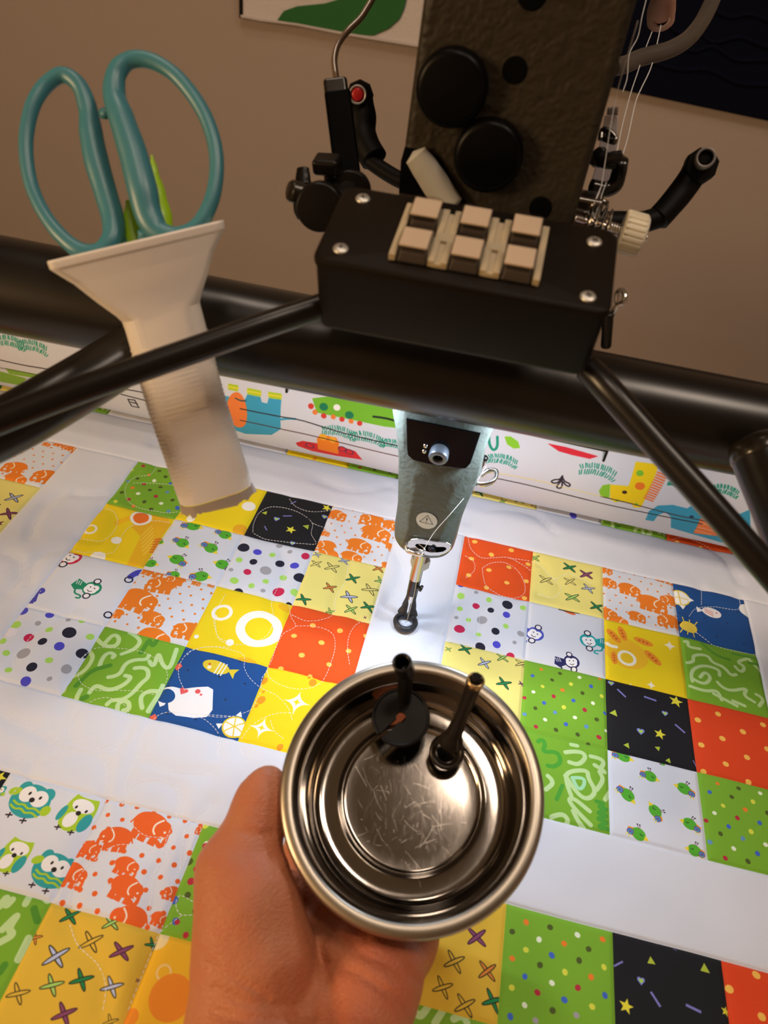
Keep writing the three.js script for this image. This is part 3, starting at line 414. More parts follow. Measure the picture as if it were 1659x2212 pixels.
patch(A + 3, 1, 'g', () => {
  squig([[[8.0238,1.0911],[8.0735,1.0523],[8.0478,1.1768],[8.2133,1.1591]], [[8.02,1.4439],[8.1092,1.4169],[8.0981,1.2921],[8.305,1.2292],[8.3398,1.3473],[8.4852,1.3668],[8.5665,1.4831],[8.6327,1.4478]], [[8.0506,1.7287],[8.03,1.5818],[8.2076,1.4189],[8.4271,1.4315],[8.4139,1.5287]], [[8.0557,1.6816],[8.1784,1.7659],[8.3065,1.6069],[8.2321,1.5212],[8.1576,1.636]], [[8.0174,1.8136],[8.1797,1.8546],[8.3569,1.7728],[8.3855,1.9112]], [[8.3736,1.6478],[8.4521,1.7744],[8.7649,1.6073],[8.6693,1.7548],[8.8009,1.8187]], [[8.6398,1.3203],[8.6993,1.4124],[8.7822,1.2774],[8.6654,1.2329],[8.8462,1.1136]], [[8.8434,1.1306],[8.9252,1.2344],[9.0057,1.3363]], [[8.8471,1.6877],[8.9491,1.7168],[8.8524,1.8615]], [[8.6672,1.9155],[8.5311,1.8831]], [[8.2992,1.8489],[8.4347,1.8968],[8.5689,1.9442]]], 0.045);
  squig([[[8.2516,1.0478],[8.383,1.2055],[8.5794,1.2268]], [[8.6493,1.0918],[9.0013,1.0828]], [[8.8322,1.1985],[9.0095,1.177]]], 0.045, '#5a9a28');
});
patch(A, 2, 'x', () => xs([[5.227,2.069,.0925,'G'],[5.4817,2.2168,.0906,'W'],[5.7409,2.4445,.0981,'G'],[5.6928,2.061,.0867,'L'],[5.9298,2.0815,.0862,'Y'],[5.0252,1.9756,.0442,'L'],[5.0225,2.1346,.0433,'L'],[5.9488,2.3828,.0415,'P'],[5.3189,1.9491,.0276,'G']], COL.x));
patch(A + 1, 2, 'g', () => dots([[6.1771,2.1012,.0214,'O'],[6.4076,2.0954,.0241,'D'],[6.6446,2.0874,.024,'W'],[6.8962,2.0303,.0214,'O'],[6.0753,2.2306,.0238,'B'],[6.3132,2.2247,.0237,'D'],[6.5433,2.218,.0263,'Y'],[6.7873,2.1779,.0263,'B'],[6.2021,2.357,.0234,'Y'],[6.4415,2.3382,.0259,'O'],[6.6831,2.3101,.0259,'D'],[6.9178,2.2783,.026,'Y'],[6.097,2.4685,.0231,'W'],[6.3394,2.4597,.0256,'R'],[6.5742,2.4529,.0255,'B'],[6.8086,2.4181,.0256,'W'],[5.9982,2.5768,.0228,'R'],[6.2301,2.5843,.0252,'B'],[6.4628,2.5802,.0277,'Y'],[6.7086,2.5474,.0277,'R'],[6.9502,2.513,.0227,'B'],[6.1312,2.6905,.0249,'D'],[6.3621,2.6808,.0248,'L'],[6.5948,2.6867,.0248,'W'],[6.8497,2.6374,.0273,'D'],[6.0119,2.8066,.0246,'L'],[6.2506,2.8155,.0244,'W'],[6.4921,2.8073,.0268,'B'],[6.7286,2.7712,.0269,'L'],[6.1501,2.9397,.0241,'R'],[6.38,2.9157,.0265,'D'],[6.6279,2.9075,.0264,'D'],[6.871,2.8745,.0289,'R'],[6.9584,2.753,.0195,'W'],[6.75,2.9986,.0261,'D'],[6.5117,3.0356,.0237,'W']]), 'g2');
patch(A + 2, 2, 'n', () => confetti([[7.8161,2.098,.0893,'S'],[7.5829,2.6274,.0739,'S'],[7.0342,2.0547,.0427,'H'],[7.6642,2.3199,.041,'H'],[7.3608,2.6512,.0492,'H'],[7.1558,2.1709,.0682,'D',.75],[7.4997,2.1563,.0759,'D',.12],[7.828,2.4829,.07,'D',.65],[7.9654,2.9108,.0519,'D',1.1],[7.0565,2.4877,.0555,'T',.3],[7.1925,2.8862,.0431,'T',.4],[7.5456,2.8249,.0384,'T',.8],[7.6561,2.9525,.0377,'T',.3]]));
patch(A + 3, 2, 'r', () => FD([[8.315,2.137,.0338],[8.0579,2.2946,.0358],[8.848,2.1361,.0336],[8.5805,2.3135,.0354],[8.3185,2.4788,.0348],[8.0588,2.6362,.0342],[8.5719,2.6586,.0339],[8.3083,2.8202,.0333],[8.8338,2.4771,.0346],[8.0435,2.985,.0327],[8.5395,2.9762,.0325]]));
patch(A, 3, 'y', null, 'y3');
patch(A + 1, 3, 'g', () => {
  squig([[[6.1835,3.1286],[6.2253,3.0735],[6.2678,3.1426],[6.2328,3.2523],[6.4052,3.1914],[6.4515,3.3135],[6.3677,3.3971],[6.3034,3.3982]]], 0.05, '#49a02c');
  squig([[[6.4922,3.1794],[6.6444,3.1116],[6.7318,3.1616],[6.6452,3.2958],[6.5374,3.2895]], [[6.7753,3.1494],[6.9495,3.1377],[6.8709,3.2933],[6.9563,3.3055],[6.8178,3.2477]], [[6.5638,3.6802],[6.4874,3.4943],[6.5389,3.3973],[6.7419,3.3291],[6.7415,3.4241],[6.8351,3.5608],[6.7507,3.6744],[6.6469,3.6576],[6.4975,3.468]], [[6.7694,3.9532],[6.5236,3.7695],[6.5743,3.6886],[6.7603,3.8047]], [[6.3078,3.5204],[6.3897,3.5678],[6.2929,3.6862]], [[6.3649,3.9761],[6.4746,3.8926],[6.5575,3.9886],[6.4284,4.0759]], [[6.8354,3.5378],[6.922,3.4096],[6.8705,3.3173]], [[6.9825,3.5205],[6.9278,3.6262]], [[6.5562,3.0611],[6.6222,3.0551]], [[6.7087,4.0117],[6.6482,3.9643],[6.5864,3.8516]]], 0.05);
  line([[6.5718,3.4709],[6.699,3.4241],[6.7095,3.5147],[6.6466,3.6009],[6.5718,3.4709]], 0.04, '#a6e0b0'); squig([[[6.8336,3.6743],[6.9476,3.6657],[6.8327,3.7412],[6.977,3.7243],[6.8113,3.8128],[6.9751,3.7949],[6.8106,3.878],[6.9732,3.8667],[6.8298,3.9583],[6.9509,3.9472]], [[6.4682,3.5924],[6.4099,3.767]]], 0.045, '#4ba030');
});
patch(A + 2, 3, 'w', () => birds([[7.1313,3.0372,.1032,.2,1],[7.4207,3.2081,.0913,.3,1],[7.1615,3.4945,.1013,.8,1],[7.8092,3.2667,.0991,.2,-1],[7.465,3.6258,.0947,1,-1],[7.8294,3.6657,.0936,.2,-1],[7.2537,3.913,.0952,.4,1],[7.8495,3.9385,.0859,0,-1],[7.5861,3.0092,.0328,0,1]]));
patch(A + 3, 3, 'g', null, 'g2');
// lower left block
patch(0, B, 'n', null, 'n');
patch(1, B, 'w', () => { for (const [x, y, r, k] of [[1.3382,5.1521,.2037,0],[1.8166,5.1597,.1897,1],[1.4679,5.6606,.1645,1],[1.8707,5.6919,.185,0],[.9875,5.1366,.0746,0]]) owl(x, y, r, '#2fa0a2', '#a9cd2a', k); });
patch(2, B, 'w', () => { lattice(2, B, 0.023, 0.16, [COL.ed]); elephants([[2.5297,5.0798,.1716],[2.2734,5.2699,.1373,-1],[2.0754,5.4283,.0957],[2.4746,5.4876,.1034],[2.5604,5.6645,.1359],[2.7021,5.8956,.1442,-1],[2.0407,5.6654,.1236],[2.9761,5.6037,.0737,-1],[2.9459,5.8342,.071],[3.0077,5.0043,.0517,-1]], COL.ed); });
patch(3, B, 'g', () => { lattice(3, B, 0.034, 0.2, GD); for (const [x, y, r] of [[3.0976,5.1492,.03],[3.1073,5.5929,.0279],[3.1078,5.8259,.0236],[3.222,5.9095,.0253],[3.0977,5.3675,.029],[3.223,5.7039,.0263]]) dot(x, y, r, rnd() > 0.5 ? DOT.R : DOT.D); });
patch(0, B + 1, 'y', null, 'y2');
patch(1, B + 1, 'g', () => { squig([[[1.6067,6.0807],[1.6096,5.9702],[1.6535,6.0796],[1.6753,6.0087]], [[1.7303,6.2404],[1.7986,6.0645],[1.7706,6.2304],[1.8481,6.2524],[1.7658,6.3342]], [[1.8012,6.0095],[1.7915,5.9125]], [[1.9744,6.4126],[1.97,6.2528]], [[1.6268,6.2973],[1.6299,6.1924],[1.7227,6.3752]], [[1.9132,5.9149],[1.9613,5.9358]]], 0.06); squig([[[1.891,6.0303],[1.966,6.1078]], [[1.8893,6.5309],[1.8972,6.4806]]], 0.06, '#4f9226'); });
patch(2, B + 1, 'xd', () => xs([[2.2079,6.0041,.0899,'G'],[2.5739,5.9709,.0866,'L'],[2.0151,6.2313,.0652,'O'],[2.477,6.1503,.1005,'Y'],[2.2576,6.323,.1118,'W'],[2.7549,6.16,.0998,'P'],[2.9763,6.0438,.0642,'G'],[2.3366,6.5221,.0942,'L'],[2.5428,6.431,.0954,'G'],[2.7989,6.4194,.0932,'W'],[2.111,6.6376,.0907,'Y'],[2.5313,6.6829,.0976,'P'],[2.9756,6.3238,.0197,'P'],[2.9028,6.6481,.0613,'Y']], COL.xd));
patch(3, B + 1, '#f0bc24', () => { for (const [x, y, r] of [[3.1608,6.225,.056]]) ring(x, y, r, r * 0.3, '#f2d08a'); for (const [x, y, r] of [[3.0021,5.9854,.0921]]) dot(x, y, r, '#ecd9a0'); for (const [x, y, r] of [[3.0372,6.5801,.0657],[3.2907,6.3809,.1745]]) dot(x, y, r, r > 0.2 ? '#e9ae1c' : '#ee9022'); });
patch(2, B + 2, 'w', null, 'p'); patch(3, B + 2, 'o', null, 'o'); patch(1, B + 2, 'w', null, 'm');
// lower right block
patch(A, B, 'xd', () => xs([[5.7232,5.3083,.1052,'P'],[5.5507,5.5553,.1012,'Y'],[5.846,5.5586,.0969,'O'],[5.4785,5.7764,.0939,'Y'],[5.9155,5.7736,.1004,'G'],[5.6839,5.863,.0992,'Y'],[5.889,4.9834,.0307,'G'],[5.234,5.2373,.0993,'L'],[5.178,5.6288,.0931,'W']], COL.xd));
patch(A + 1, B, 'g', () => dots([[6.1636,5.0662,.0262,'O'],[6.0405,5.1811,.0257,'D'],[6.3875,5.0533,.0261,'D'],[6.2895,5.1844,.0256,'W'],[6.6401,5.0585,.026,'W'],[6.5182,5.1639,.0256,'O'],[6.873,5.0392,.026,'O'],[6.1752,5.3018,.0252,'Y'],[6.7426,5.1557,.0255,'D'],[6.4096,5.2887,.027,'B'],[6.0566,5.4034,.0248,'O'],[6.6555,5.2727,.027,'D'],[6.307,5.395,.0266,'D'],[6.8805,5.2727,.025,'Y'],[6.5307,5.3984,.0265,'Y'],[6.7612,5.3836,.0265,'O'],[6.1781,5.5203,.0242,'B'],[6.4168,5.5138,.0242,'W'],[6.6447,5.4973,.026,'R'],[6.0695,5.6349,.0256,'Y'],[6.8836,5.499,.0259,'B'],[6.2934,5.619,.0256,'R'],[6.529,5.6191,.0273,'B'],[6.1893,5.74,.0233,'W'],[6.7691,5.6144,.0254,'Y'],[6.4293,5.7247,.0269,'D'],[6.6344,5.7109,.0251,'G'],[6.074,5.853,.0264,'B'],[6.2881,5.8317,.0247,'G']]));
patch(A + 2, B, 'n', () => confetti([[7.0669,5.5396,.0659,'S'],[7.9481,5.3662,.0446,'S'],[7.2101,5.3031,.038,'H'],[7.3118,5.1187,.0431,'T',2],[7.8006,5.064,.051,'T',0],[7.0148,5.2103,.0465,'D',-.6],[7.3303,5.421,.0632,'D',.9],[7.6613,5.4142,.0667,'D',.2],[7.5439,4.9612,.016,'D']]));
patch(A + 3, B, 'r', () => FD([[8.2787,4.9935,.0354],[8.0088,5.1757,.0345],[8.2621,5.3359,.0334],[7.9461,5.3805,.0259],[8.0871,5.5813,.0321]]));
patch(A, B + 1, 'g', () => squig([[[5.2321,6.0946],[5.273,6.0031],[5.3268,6.0395],[5.3782,5.9448]], [[5.5033,5.948],[5.4519,6.0504]], [[5.6033,5.9817],[5.6722,5.9241],[5.717,5.9792]]], 0.06));
patch(A + 1, B + 1, 'w', null, 'e'); patch(A + 2, B + 1, 'y', null, 'y1'); patch(A + 3, B + 1, 'w', null, 'birds');
// block at the far left and the row that is going under the roll
patch(-SW - 1, 0, 'w', () => { peppers(-SW - 1, 0, COL.e); elephants([[-1.5099,.7138,.1491,-1],[-1.0054,.742,.1734,-1],[-1.3869,.9413,.1454],[-1.0156,.0297,.1098],[-1.2081,-.0224,.1216],[-1.4017,.0908,.0548]], COL.e); });
patch(-SW - 1, 1, 'x', () => xs([[-1.1752,1.3234,.12,'W'],[-1.0608,1.6304,.1158,'P'],[-1.332,.9698,.04,'P'],[-1.0647,1.8249,.0498,'P'],[-1.3601,1.5566,.1172,'G']], '#e9cf56'));
patch(-SW - 1, 2, 'g', null, 'g'); patch(-SW - 1, 3, 'o', null, 'o'); patch(-SW - 2, 0, 'b', null, 'b'); patch(-SW - 2, 1, 'w', null, 'p2'); patch(-SW - 2, 2, 'y', null, 'y2'); patch(-SW - 2, 3, 'g', null, 'q');
for (const [gx, c, k] of [[-SW - 2, 'x', 'x'], [-SW - 1, 'g', 'q'], [0, 'w', 'p2'], [1, 'w', 'm'], [2, 'y', 'y3'], [3, 'g', 'g2'], [A, 'x', 'x'], [A + 1, 'w', 'p2'], [A + 2, 'g', 'q'], [A + 3, 'r', 'o']]) patch(gx, -SH - 1, c, null, k);
// white sashing: long strips across, short strips between
for (const z of [-SH, 4, B + 4]) part('sashing_strip', clothGeo(-SW - 2, z, 2 * SW + 12, z > 5 ? 0.6 : SH, 260, 22), M.white, quilt);
for (const z of [-SH - 1, 0, B]) for (const x of [-SW, 4, A + 4]) part('sashing_strip', clothGeo(x, z, SW, z < -1 ? 1 : 4, 22, z < -1 ? 16 : 84), M.white, quilt);
// thread of the quilted lines
{
  const g = new THREE.CapsuleGeometry(0.00017, 0.00125, 2, 5).rotateZ(Math.PI / 2), im = new THREE.InstancedMesh(g, M.thread, STITCHES.length), m = new THREE.Matrix4();
  STITCHES.forEach(([x, z, a], i) => { m.makeRotationY(-a); m.setPosition(wx(x), height(x, z) + 0.0001, wz(z)); im.setMatrixAt(i, m); });
  im.name = 'quilting_stitch'; im.userData = { kind: 'stuff', label: 'white running stitches in looping lines' }; shade(im); quilt.add(im);
}
// wadding and backing under the patches
part('backing', new THREE.BoxGeometry((2 * SW + 12) * U, 0.003, (B + 4.6 + 1.944) * U).translate(wx(5), -0.0042, wz((B + 4.6 - 1.944) / 2)), cloth({ color: lin(0.7, 0.68, 0.66) }), quilt);
// the quilted part, rolled up: its backing shows
{
  const RR = .05, RZ = -.1668, X0 = -0.46, X1 = 0.42, K = 2200, CW = Math.round((X1 - X0) * K), CH = Math.round(2 * Math.PI * RR * K);
  const c = canvas(CW, CH); ctx = c.getContext('2d'); ctx.fillStyle = '#d2d6e2'; ctx.fillRect(0, 0, CW, CH);
  ctx.setTransform(K, 0, 0, -K, -X0 * K, CH);
  const mm = 0.001, R = (l, fn) => l.forEach(fn);
  const TEAL = '#1c8f74';
  const tuft = (x, s, r) => { for (let k = 0; k < 34; k++) { const u = (Math.floor(k / 2) / 16 * 2 - 1), row = k % 2, a = 1.6 - u * 0.55 + (row ? 0.25 : -0.3) + (rnd() - 0.5) * 0.5, px = x + u * r + (rnd() - 0.5) * r * 0.05, py = s + (row ? 0.16 : -0.24) * r + (0.12 - u * u * 0.22) * r + (rnd() - 0.5) * r * 0.06, l = r * 0.3; line([[px, py], [px + Math.cos(a) * l * 0.6, py + Math.sin(a) * l]], 0.0007, TEAL, false); } };
  R([[-.329,.0927,.0107],[-.3112,.0929,.0106],[-.078,.078,.0116],[-.0567,.0781,.012],[-.0372,.0781,.0096]], ([x, s, r]) => tuft(x, s, r)); R([[.0397,.0848,.0101],[.1051,.0921,.0114],[.1903,.0979,.0087],[.1561,.0953,.003]], ([x, s, r]) => tuft(x, s, r));
  // blue elephant with a castle on its back, green crocodile, red and orange beetle
  poly([[-.1702,.0885],[-.1486,.0893],[-.1472,.0938],[-.1374,.0939],[-.1362,.0902],[-.132,.0902],[-.1313,.0946],[-.1221,.0951],[-.1211,.071],[-.1289,.0615],[-.1504,.054],[-.1611,.0575],[-.1727,.0562]], '#3aa0c8');
  for (const q of [[[-.1478,.0984],[-.1375,.0985],[-.1372,.094],[-.1472,.0938]], [[-.1325,.0989],[-.1225,.0994],[-.1221,.0951],[-.1313,.0946]], [[-.1621,.0985],[-.1546,.0987],[-.1544,.0942],[-.1616,.094]]]) { poly(q, '#b5cf2a'); line([[(q[0][0] + q[3][0]) / 2, (q[0][1] + q[3][1]) / 2], [(q[1][0] + q[2][0]) / 2, (q[1][1] + q[2][1]) / 2]], 0.0012, '#e2dc3a', false); }
  line([[-.1208,.08],[-.1158,.082],[-.1105,.0829]], 0.0016, '#3aa0c8'); ell(...[[-.1546,.0776],[-.3369,.1058]][0], 0.008, 0.016, 0, '#ec7f3a');
  poly([[-.1003,.1009],[-.0839,.1064],[-.0388,.1057],[-.031,.0936],[-.0463,.0919],[-.0672,.0917],[-.0954,.0914]], '#74b82c');
  R([[-.1003,.0951,.0021,'R'],[-.0968,.0914,.0019,'O'],[-.0902,.09,.002,'R'],[-.0833,.0908,.0018,'O'],[-.0769,.0904,.0019,'R'],[-.0702,.0905,.0018,'O'],[-.0639,.0903,.0019,'R']], ([x, s, r, k]) => dot(x, s, r, k === 'R' ? '#d43a30' : '#e8803a'));
  R([[-.0912,.0966,.0031,'D'],[-.0818,.0982,.0026,'W'],[-.0721,.0947,.0031,'D']], ([x, s, r, k]) => ell(x, s, r, r * 0.9, 0, k === 'D' ? '#157a54' : '#f2f2ee')); line([[-.0551,.0974],[-.0475,.0984],[-.0371,.0975]], 0.0014, '#1a2a1a');
  poly([[-.1103,.0583],[-.1048,.063],[-.0938,.0639],[-.0756,.066],[-.0647,.0641],[-.0592,.0544],[-.0796,.0515],[-.0983,.0504],[-.1092,.0536]], '#d8282c'); poly([[-.0938,.0698],[-.0894,.0742],[-.0795,.074],[-.0772,.0694],[-.0776,.0555],[-.0932,.056]], '#f08418'); R([[-.0893,.0719,.0031],[-.0821,.0711,.0029]], ([x, s, r]) => dot(x, s, r, '#f4b020')); R([[-.0995,.0586,.0031],[-.0747,.0634,.0028],[-.0692,.0615,.0029]], ([x, s, r]) => ring(x, s, r, 0.0008, '#5a2a58'));
  for (const q of [[[-.3367,.0713],[-.3077,.0721],[-.31,.0674],[-.3347,.0658]], [[-.3424,.0662],[-.3216,.0645],[-.3315,.0509],[-.3503,.0492]]]) poly(q, '#84b43a');
  line([[-.3387,.0779],[-.3178,.0775],[-.3003,.0792],[-.276,.0778]], 0.0008, '#28242a'); line([[-.3409,.0702],[-.3097,.0715],[-.2832,.0705]], 0.0007, '#5a5458'); line([[-.2501,.0751],[-.2331,.0764],[-.2182,.0764]], 0.0008, '#28242a'); line([[-.2454,.07],[-.2232,.0681],[-.1966,.0709]], 0.0008, '#28242a');
  line([[-.1519,.0812],[-.1212,.0819],[-.107,.0834],[-.0799,.0796],[-.0514,.079],[-.0268,.0792]], 0.0008, '#28242a'); line([[-.1522,.0704],[-.1211,.071],[-.0938,.0713],[-.0613,.0693],[-.0255,.0691]], 0.0008, '#4a2a2a'); line([[-.1558,.0888],[-.1521,.0874],[-.1479,.0887]], 0.0009, '#2a4a58');
  line([[-.2402,.0661],[-.2348,.0667],[-.2333,.0586],[-.2391,.0584],[-.2402,.0661]], 0.0011, '#33303a', false); line([[-.2384,.0634],[-.2337,.0633]], 0.0011, '#33303a', false); poly([[-.2269,.0844],[-.2205,.0835],[-.2212,.0808],[-.2271,.0808]], '#b5cf2a');
  // right of the head: leaf, loop, berries, giraffe, elephant
  poly([[.0373,.1033],[.0416,.1042],[.0473,.1018],[.0496,.0977],[.0454,.0964],[.0404,.0983]], '#86c62e'); line([[.0269,.1006],[.0281,.0956],[.0323,.0914],[.0345,.095],[.0326,.1019]], 0.0018, TEAL); poly([[.0672,.1049],[.0799,.1051],[.1026,.1036],[.0976,.1007],[.0849,.1007],[.0758,.1013]], '#d8283a');
  for (const p of [[[.0829,.0834],[.0825,.0804],[.0789,.0799],[.0765,.0774],[.0787,.076],[.0821,.0778],[.083,.0821]], [[.0829,.0834],[.0851,.0803],[.0868,.0796],[.0899,.0789],[.0904,.0763],[.0877,.0765],[.085,.0791]], [[.0829,.0834],[.0835,.0794],[.0817,.0754],[.082,.0726],[.0848,.0727],[.0853,.0758],[.0839,.08]], [[.0831,.084],[.0837,.0807]]]) line(p, 0.0011, '#2c2430');
  poly([[.128,.1054],[.1433,.1068],[.142,.0717],[.1379,.0703],[.1348,.0736],[.1266,.0728],[.1243,.0713],[.12,.0732],[.1161,.0854],[.1283,.0874]], '#f0d20c'); poly([[.116,.0859],[.1115,.0838],[.1104,.0783],[.1133,.0738],[.1192,.0738]], '#86c62e');
  R([[.1328,.0983,.0025,'G'],[.1356,.0892,.0034,'O'],[.1273,.0819,.0016,'K'],[.1249,.0734,.0012,'G'],[.1382,.0739,.0012,'G']], ([x, s, r, k]) => ell(x, s, r, r * 0.85, 0, { G: '#7cc030', O: '#ee7a20', K: '#3a2010' }[k]));
  for (let k = 0; k < 12; k++) { const [a, b] = [[.146,.1016],[.1432,.081]], x = a[0] + (b[0] - a[0]) * k / 11, s = a[1] + (b[1] - a[1]) * k / 11; line([[x - 0.002, s], [x + 0.0045, s - 0.0012]], 0.0012, '#ec7a48', false); }
  poly([[.1498,.0586],[.1484,.0699],[.1523,.0772],[.1613,.0803],[.1716,.08],[.1731,.0828],[.1817,.077],[.1983,.0767],[.2106,.0897],[.2238,.0598],[.2078,.0487],[.1879,.0521],[.1693,.0556],[.1642,.0692],[.1591,.0725],[.1555,.0682],[.1555,.0594]], '#3aa0c8'); poly([[.183,.0737],[.1893,.0739],[.2016,.0631],[.2011,.0582],[.1856,.0546]], '#f0824a');
  for (const q of [0, 1, 2]) line([[.1848,.0693],[.19,.0691],[.1968,.0683]].map(([x, s]) => [x, s - q * 0.005]), 0.0009, '#f6b890'); R([[.177,.0736,.0015]], ([x, s, r]) => ell(x, s, r, r * 0.7, 0, '#1c3a5a'));
  line([[.0379,.0688],[.0552,.0695],[.0713,.0689],[.09,.0681],[.1167,.0669],[.148,.0676],[.1863,.0688]], 0.0008, '#28242a'); line([[.1133,.0738],[.1276,.0737],[.146,.073],[.1658,.0718],[.1912,.0725]], 0.0008, '#4a3a3a'); line([[.0382,.0742],[.0669,.076],[.0883,.0744],[.1145,.0742]], 0.0006, '#e6d88a');
  const nx = 140, na = 56, P = [], UVs = [], idx = [];
  for (let j = 0; j <= na; j++) for (let i = 0; i <= nx; i++) {
    const x = X0 + (X1 - X0) * i / nx, a = j / na * Math.PI * 2, r = RR - 0.0004 + 0.0006 * noise.noise(x * 22, Math.cos(a) * 1.6 + 5, Math.sin(a) * 1.6) * Math.min(1, Math.abs(a) * 3);
    P.push(x, RR - 0.0012 - Math.cos(a) * r + 0.0016, RZ + Math.sin(a) * r); UVs.push(i / nx, j / na);
  }
  for (let j = 0; j < na; j++) for (let i = 0; i < nx; i++) { const a = j * (nx + 1) + i, b = a + nx + 1; idx.push(a, a + 1, b, a + 1, b + 1, b); }
  const g = new THREE.BufferGeometry(); g.setAttribute('position', new THREE.Float32BufferAttribute(P, 3)); g.setAttribute('uv', new THREE.Float32BufferAttribute(UVs, 2)); g.setIndex(idx); g.computeVertexNormals();
  const t = ctex(c); part('rolled_end', g, std({ map: t, roughness: 0.9 }), quilt, 'rolled part of the quilt showing white backing printed with jungle animals');
}

// ------------------------------------------------------------------ the long black roller pole
{
  const a = V(-.20229,.20606,.04226), b = V(-.03273,.20128,.02958), e = V(.13672,.19758,.01597);
  const dir = e.clone().sub(a).normalize(), r = 0.0206;
  const p = thing('roller_pole', 'long thick black steel roller pole crossing the whole frame above the rolled quilt', 'pole');
  part('tube', rod(b.clone().addScaledVector(dir, -0.62), b.clone().addScaledVector(dir, 0.55), r, 64, 0.002), M.satin, p);
  const sc = V(-.18289,.20137,.06438);
  part('rivet', along(lathe([[0, 0.0009], [0.0011, 0.0007], [0.0016, 0], [0.0016, -0.0012], [0, -0.0012]], 16), V(-.18174,.22079,.04931), V(.60966,.71666,.86318)), M.gloss, p);
}

// ------------------------------------------------------------------ the quilting machine
const machine = thing('quilting_machine', 'long-arm quilting machine head in hammered grey-green paint with needle, foot and two black round caps', 'quilting machine');
const FX0 = -0.0396, FX1 = 0.0322, FZ = 0.004, FXC = (FX0 + FX1) / 2, FW = FX1 - FX0;
part('head_body', boxUV(new RoundedBoxGeometry(FW, 0.37, 0.24, 4, 0.0035).translate(FXC, 0.355, FZ - 0.12), 0.08), M.hammeredDark, machine, 'dark hammered upper housing');
// the nose: rounded below, squarer above, narrowing to the needle
{
  const ringAt = (y, w, zf, zb, sq, cx = 0) => {
    const o = [], n = 56; for (let i = 0; i < n; i++) { const a = i / n * Math.PI * 2, c = Math.cos(a), s = Math.sin(a), e = 2 / sq; const X = Math.sign(c) * Math.pow(Math.abs(c), e) * w / 2, Zz = Math.sign(s) * Math.pow(Math.abs(s), e); o.push(V(cx + X, y, Zz > 0 ? Zz * zf : Zz * zb)); } return o;
  };
  const rs = [[0.0745, 0.022, 0.0115, 0.02, 2.2, 0.0008], [0.0752, 0.0285, 0.014, 0.024, 2.3, 0.0006], [0.0772, 0.0325, 0.0158, 0.026, 2.4, 0.0004], [0.08, 0.0345, 0.0172, 0.027, 2.5, 0.0002], [0.086, 0.0355, 0.0186, 0.028, 2.6], [0.097, 0.0357, 0.0186, 0.028, 2.9], [0.106, 0.036, 0.0184, 0.028, 3.4], [0.112, 0.0368, 0.0182, 0.028, 4.2], [0.122, 0.0388, 0.018, 0.029, 5], [0.13, 0.0408, 0.018, 0.03, 5.5], [0.1386, 0.0427, 0.018, 0.031, 6], [0.1535, 0.0452, 0.018, 0.033, 6, -0.002], [0.163, 0.049, 0.0175, 0.036, 6, -0.003], [0.176, 0.058, 0.006, 0.04, 6, -0.0035]];
  part('needle_housing', boxUV(loft(rs.map((r) => ringAt(r[0], r[1], r[2], r[3], r[4], r[5] || 0)), true, true, 0.9), 0.07), M.hammered, machine, 'grey-green hammered lower housing around the needle bar');
}
// black sunken panel on the nose, with its socket-head screw
{
  const pts = [[-.01968,.16611],[.01618,.16684],[.01531,.15381],[.01487,.14849],[.01314,.14499],[.00964,.14418],[-.00478,.14272],[-.01285,.14318],[-.01593,.14537],[-.01686,.14885]];
  const g = extrude(pts, 0.0012, 0.0003).translate(0, 0, 0.0178); g.computeVertexNormals();
  const pan = part('front_panel', g, phy({ color: lin(0.004, 0.0045, 0.006), roughness: 0.2, specularIntensity: 0.5 }), machine, 'glossy black panel with clear edge');
  const c = V(-.00096,.151,.021);
  const d = V(0, -0.25, 1);
  part('screw_collar', along(lathe([[0.0024, -0.006], [0.0046, -0.006], [0.0048, 0.0015], [0.0044, 0.0026], [0.0027, 0.0026], [0.0024, 0.0018], [0.0024, -0.004]], 36), c, d), std({ color: lin(0.2, 0.23, 0.27), roughness: 0.35, metalness: 0.6 }), pan);
  part('screw_socket', along(lathe([[0, -0.002], [0.0026, -0.002], [0.0026, 0.001]], 6), c, d), M.hole, pan);
  for (const [x, y] of [[520, 440], [540, 395]]) { const q = [V(-.00832,.1498,.019), V(-.00825,.15314,.019)][x === 520 ? 0 : 1]; part('rivet', along(lathe([[0, 0.0008], [0.0008, 0.0006], [0.0013, 0], [0.0013, -0.001], [0, -0.001]], 16), q, V(0, 0, 1)), M.chrome, pan); }
}
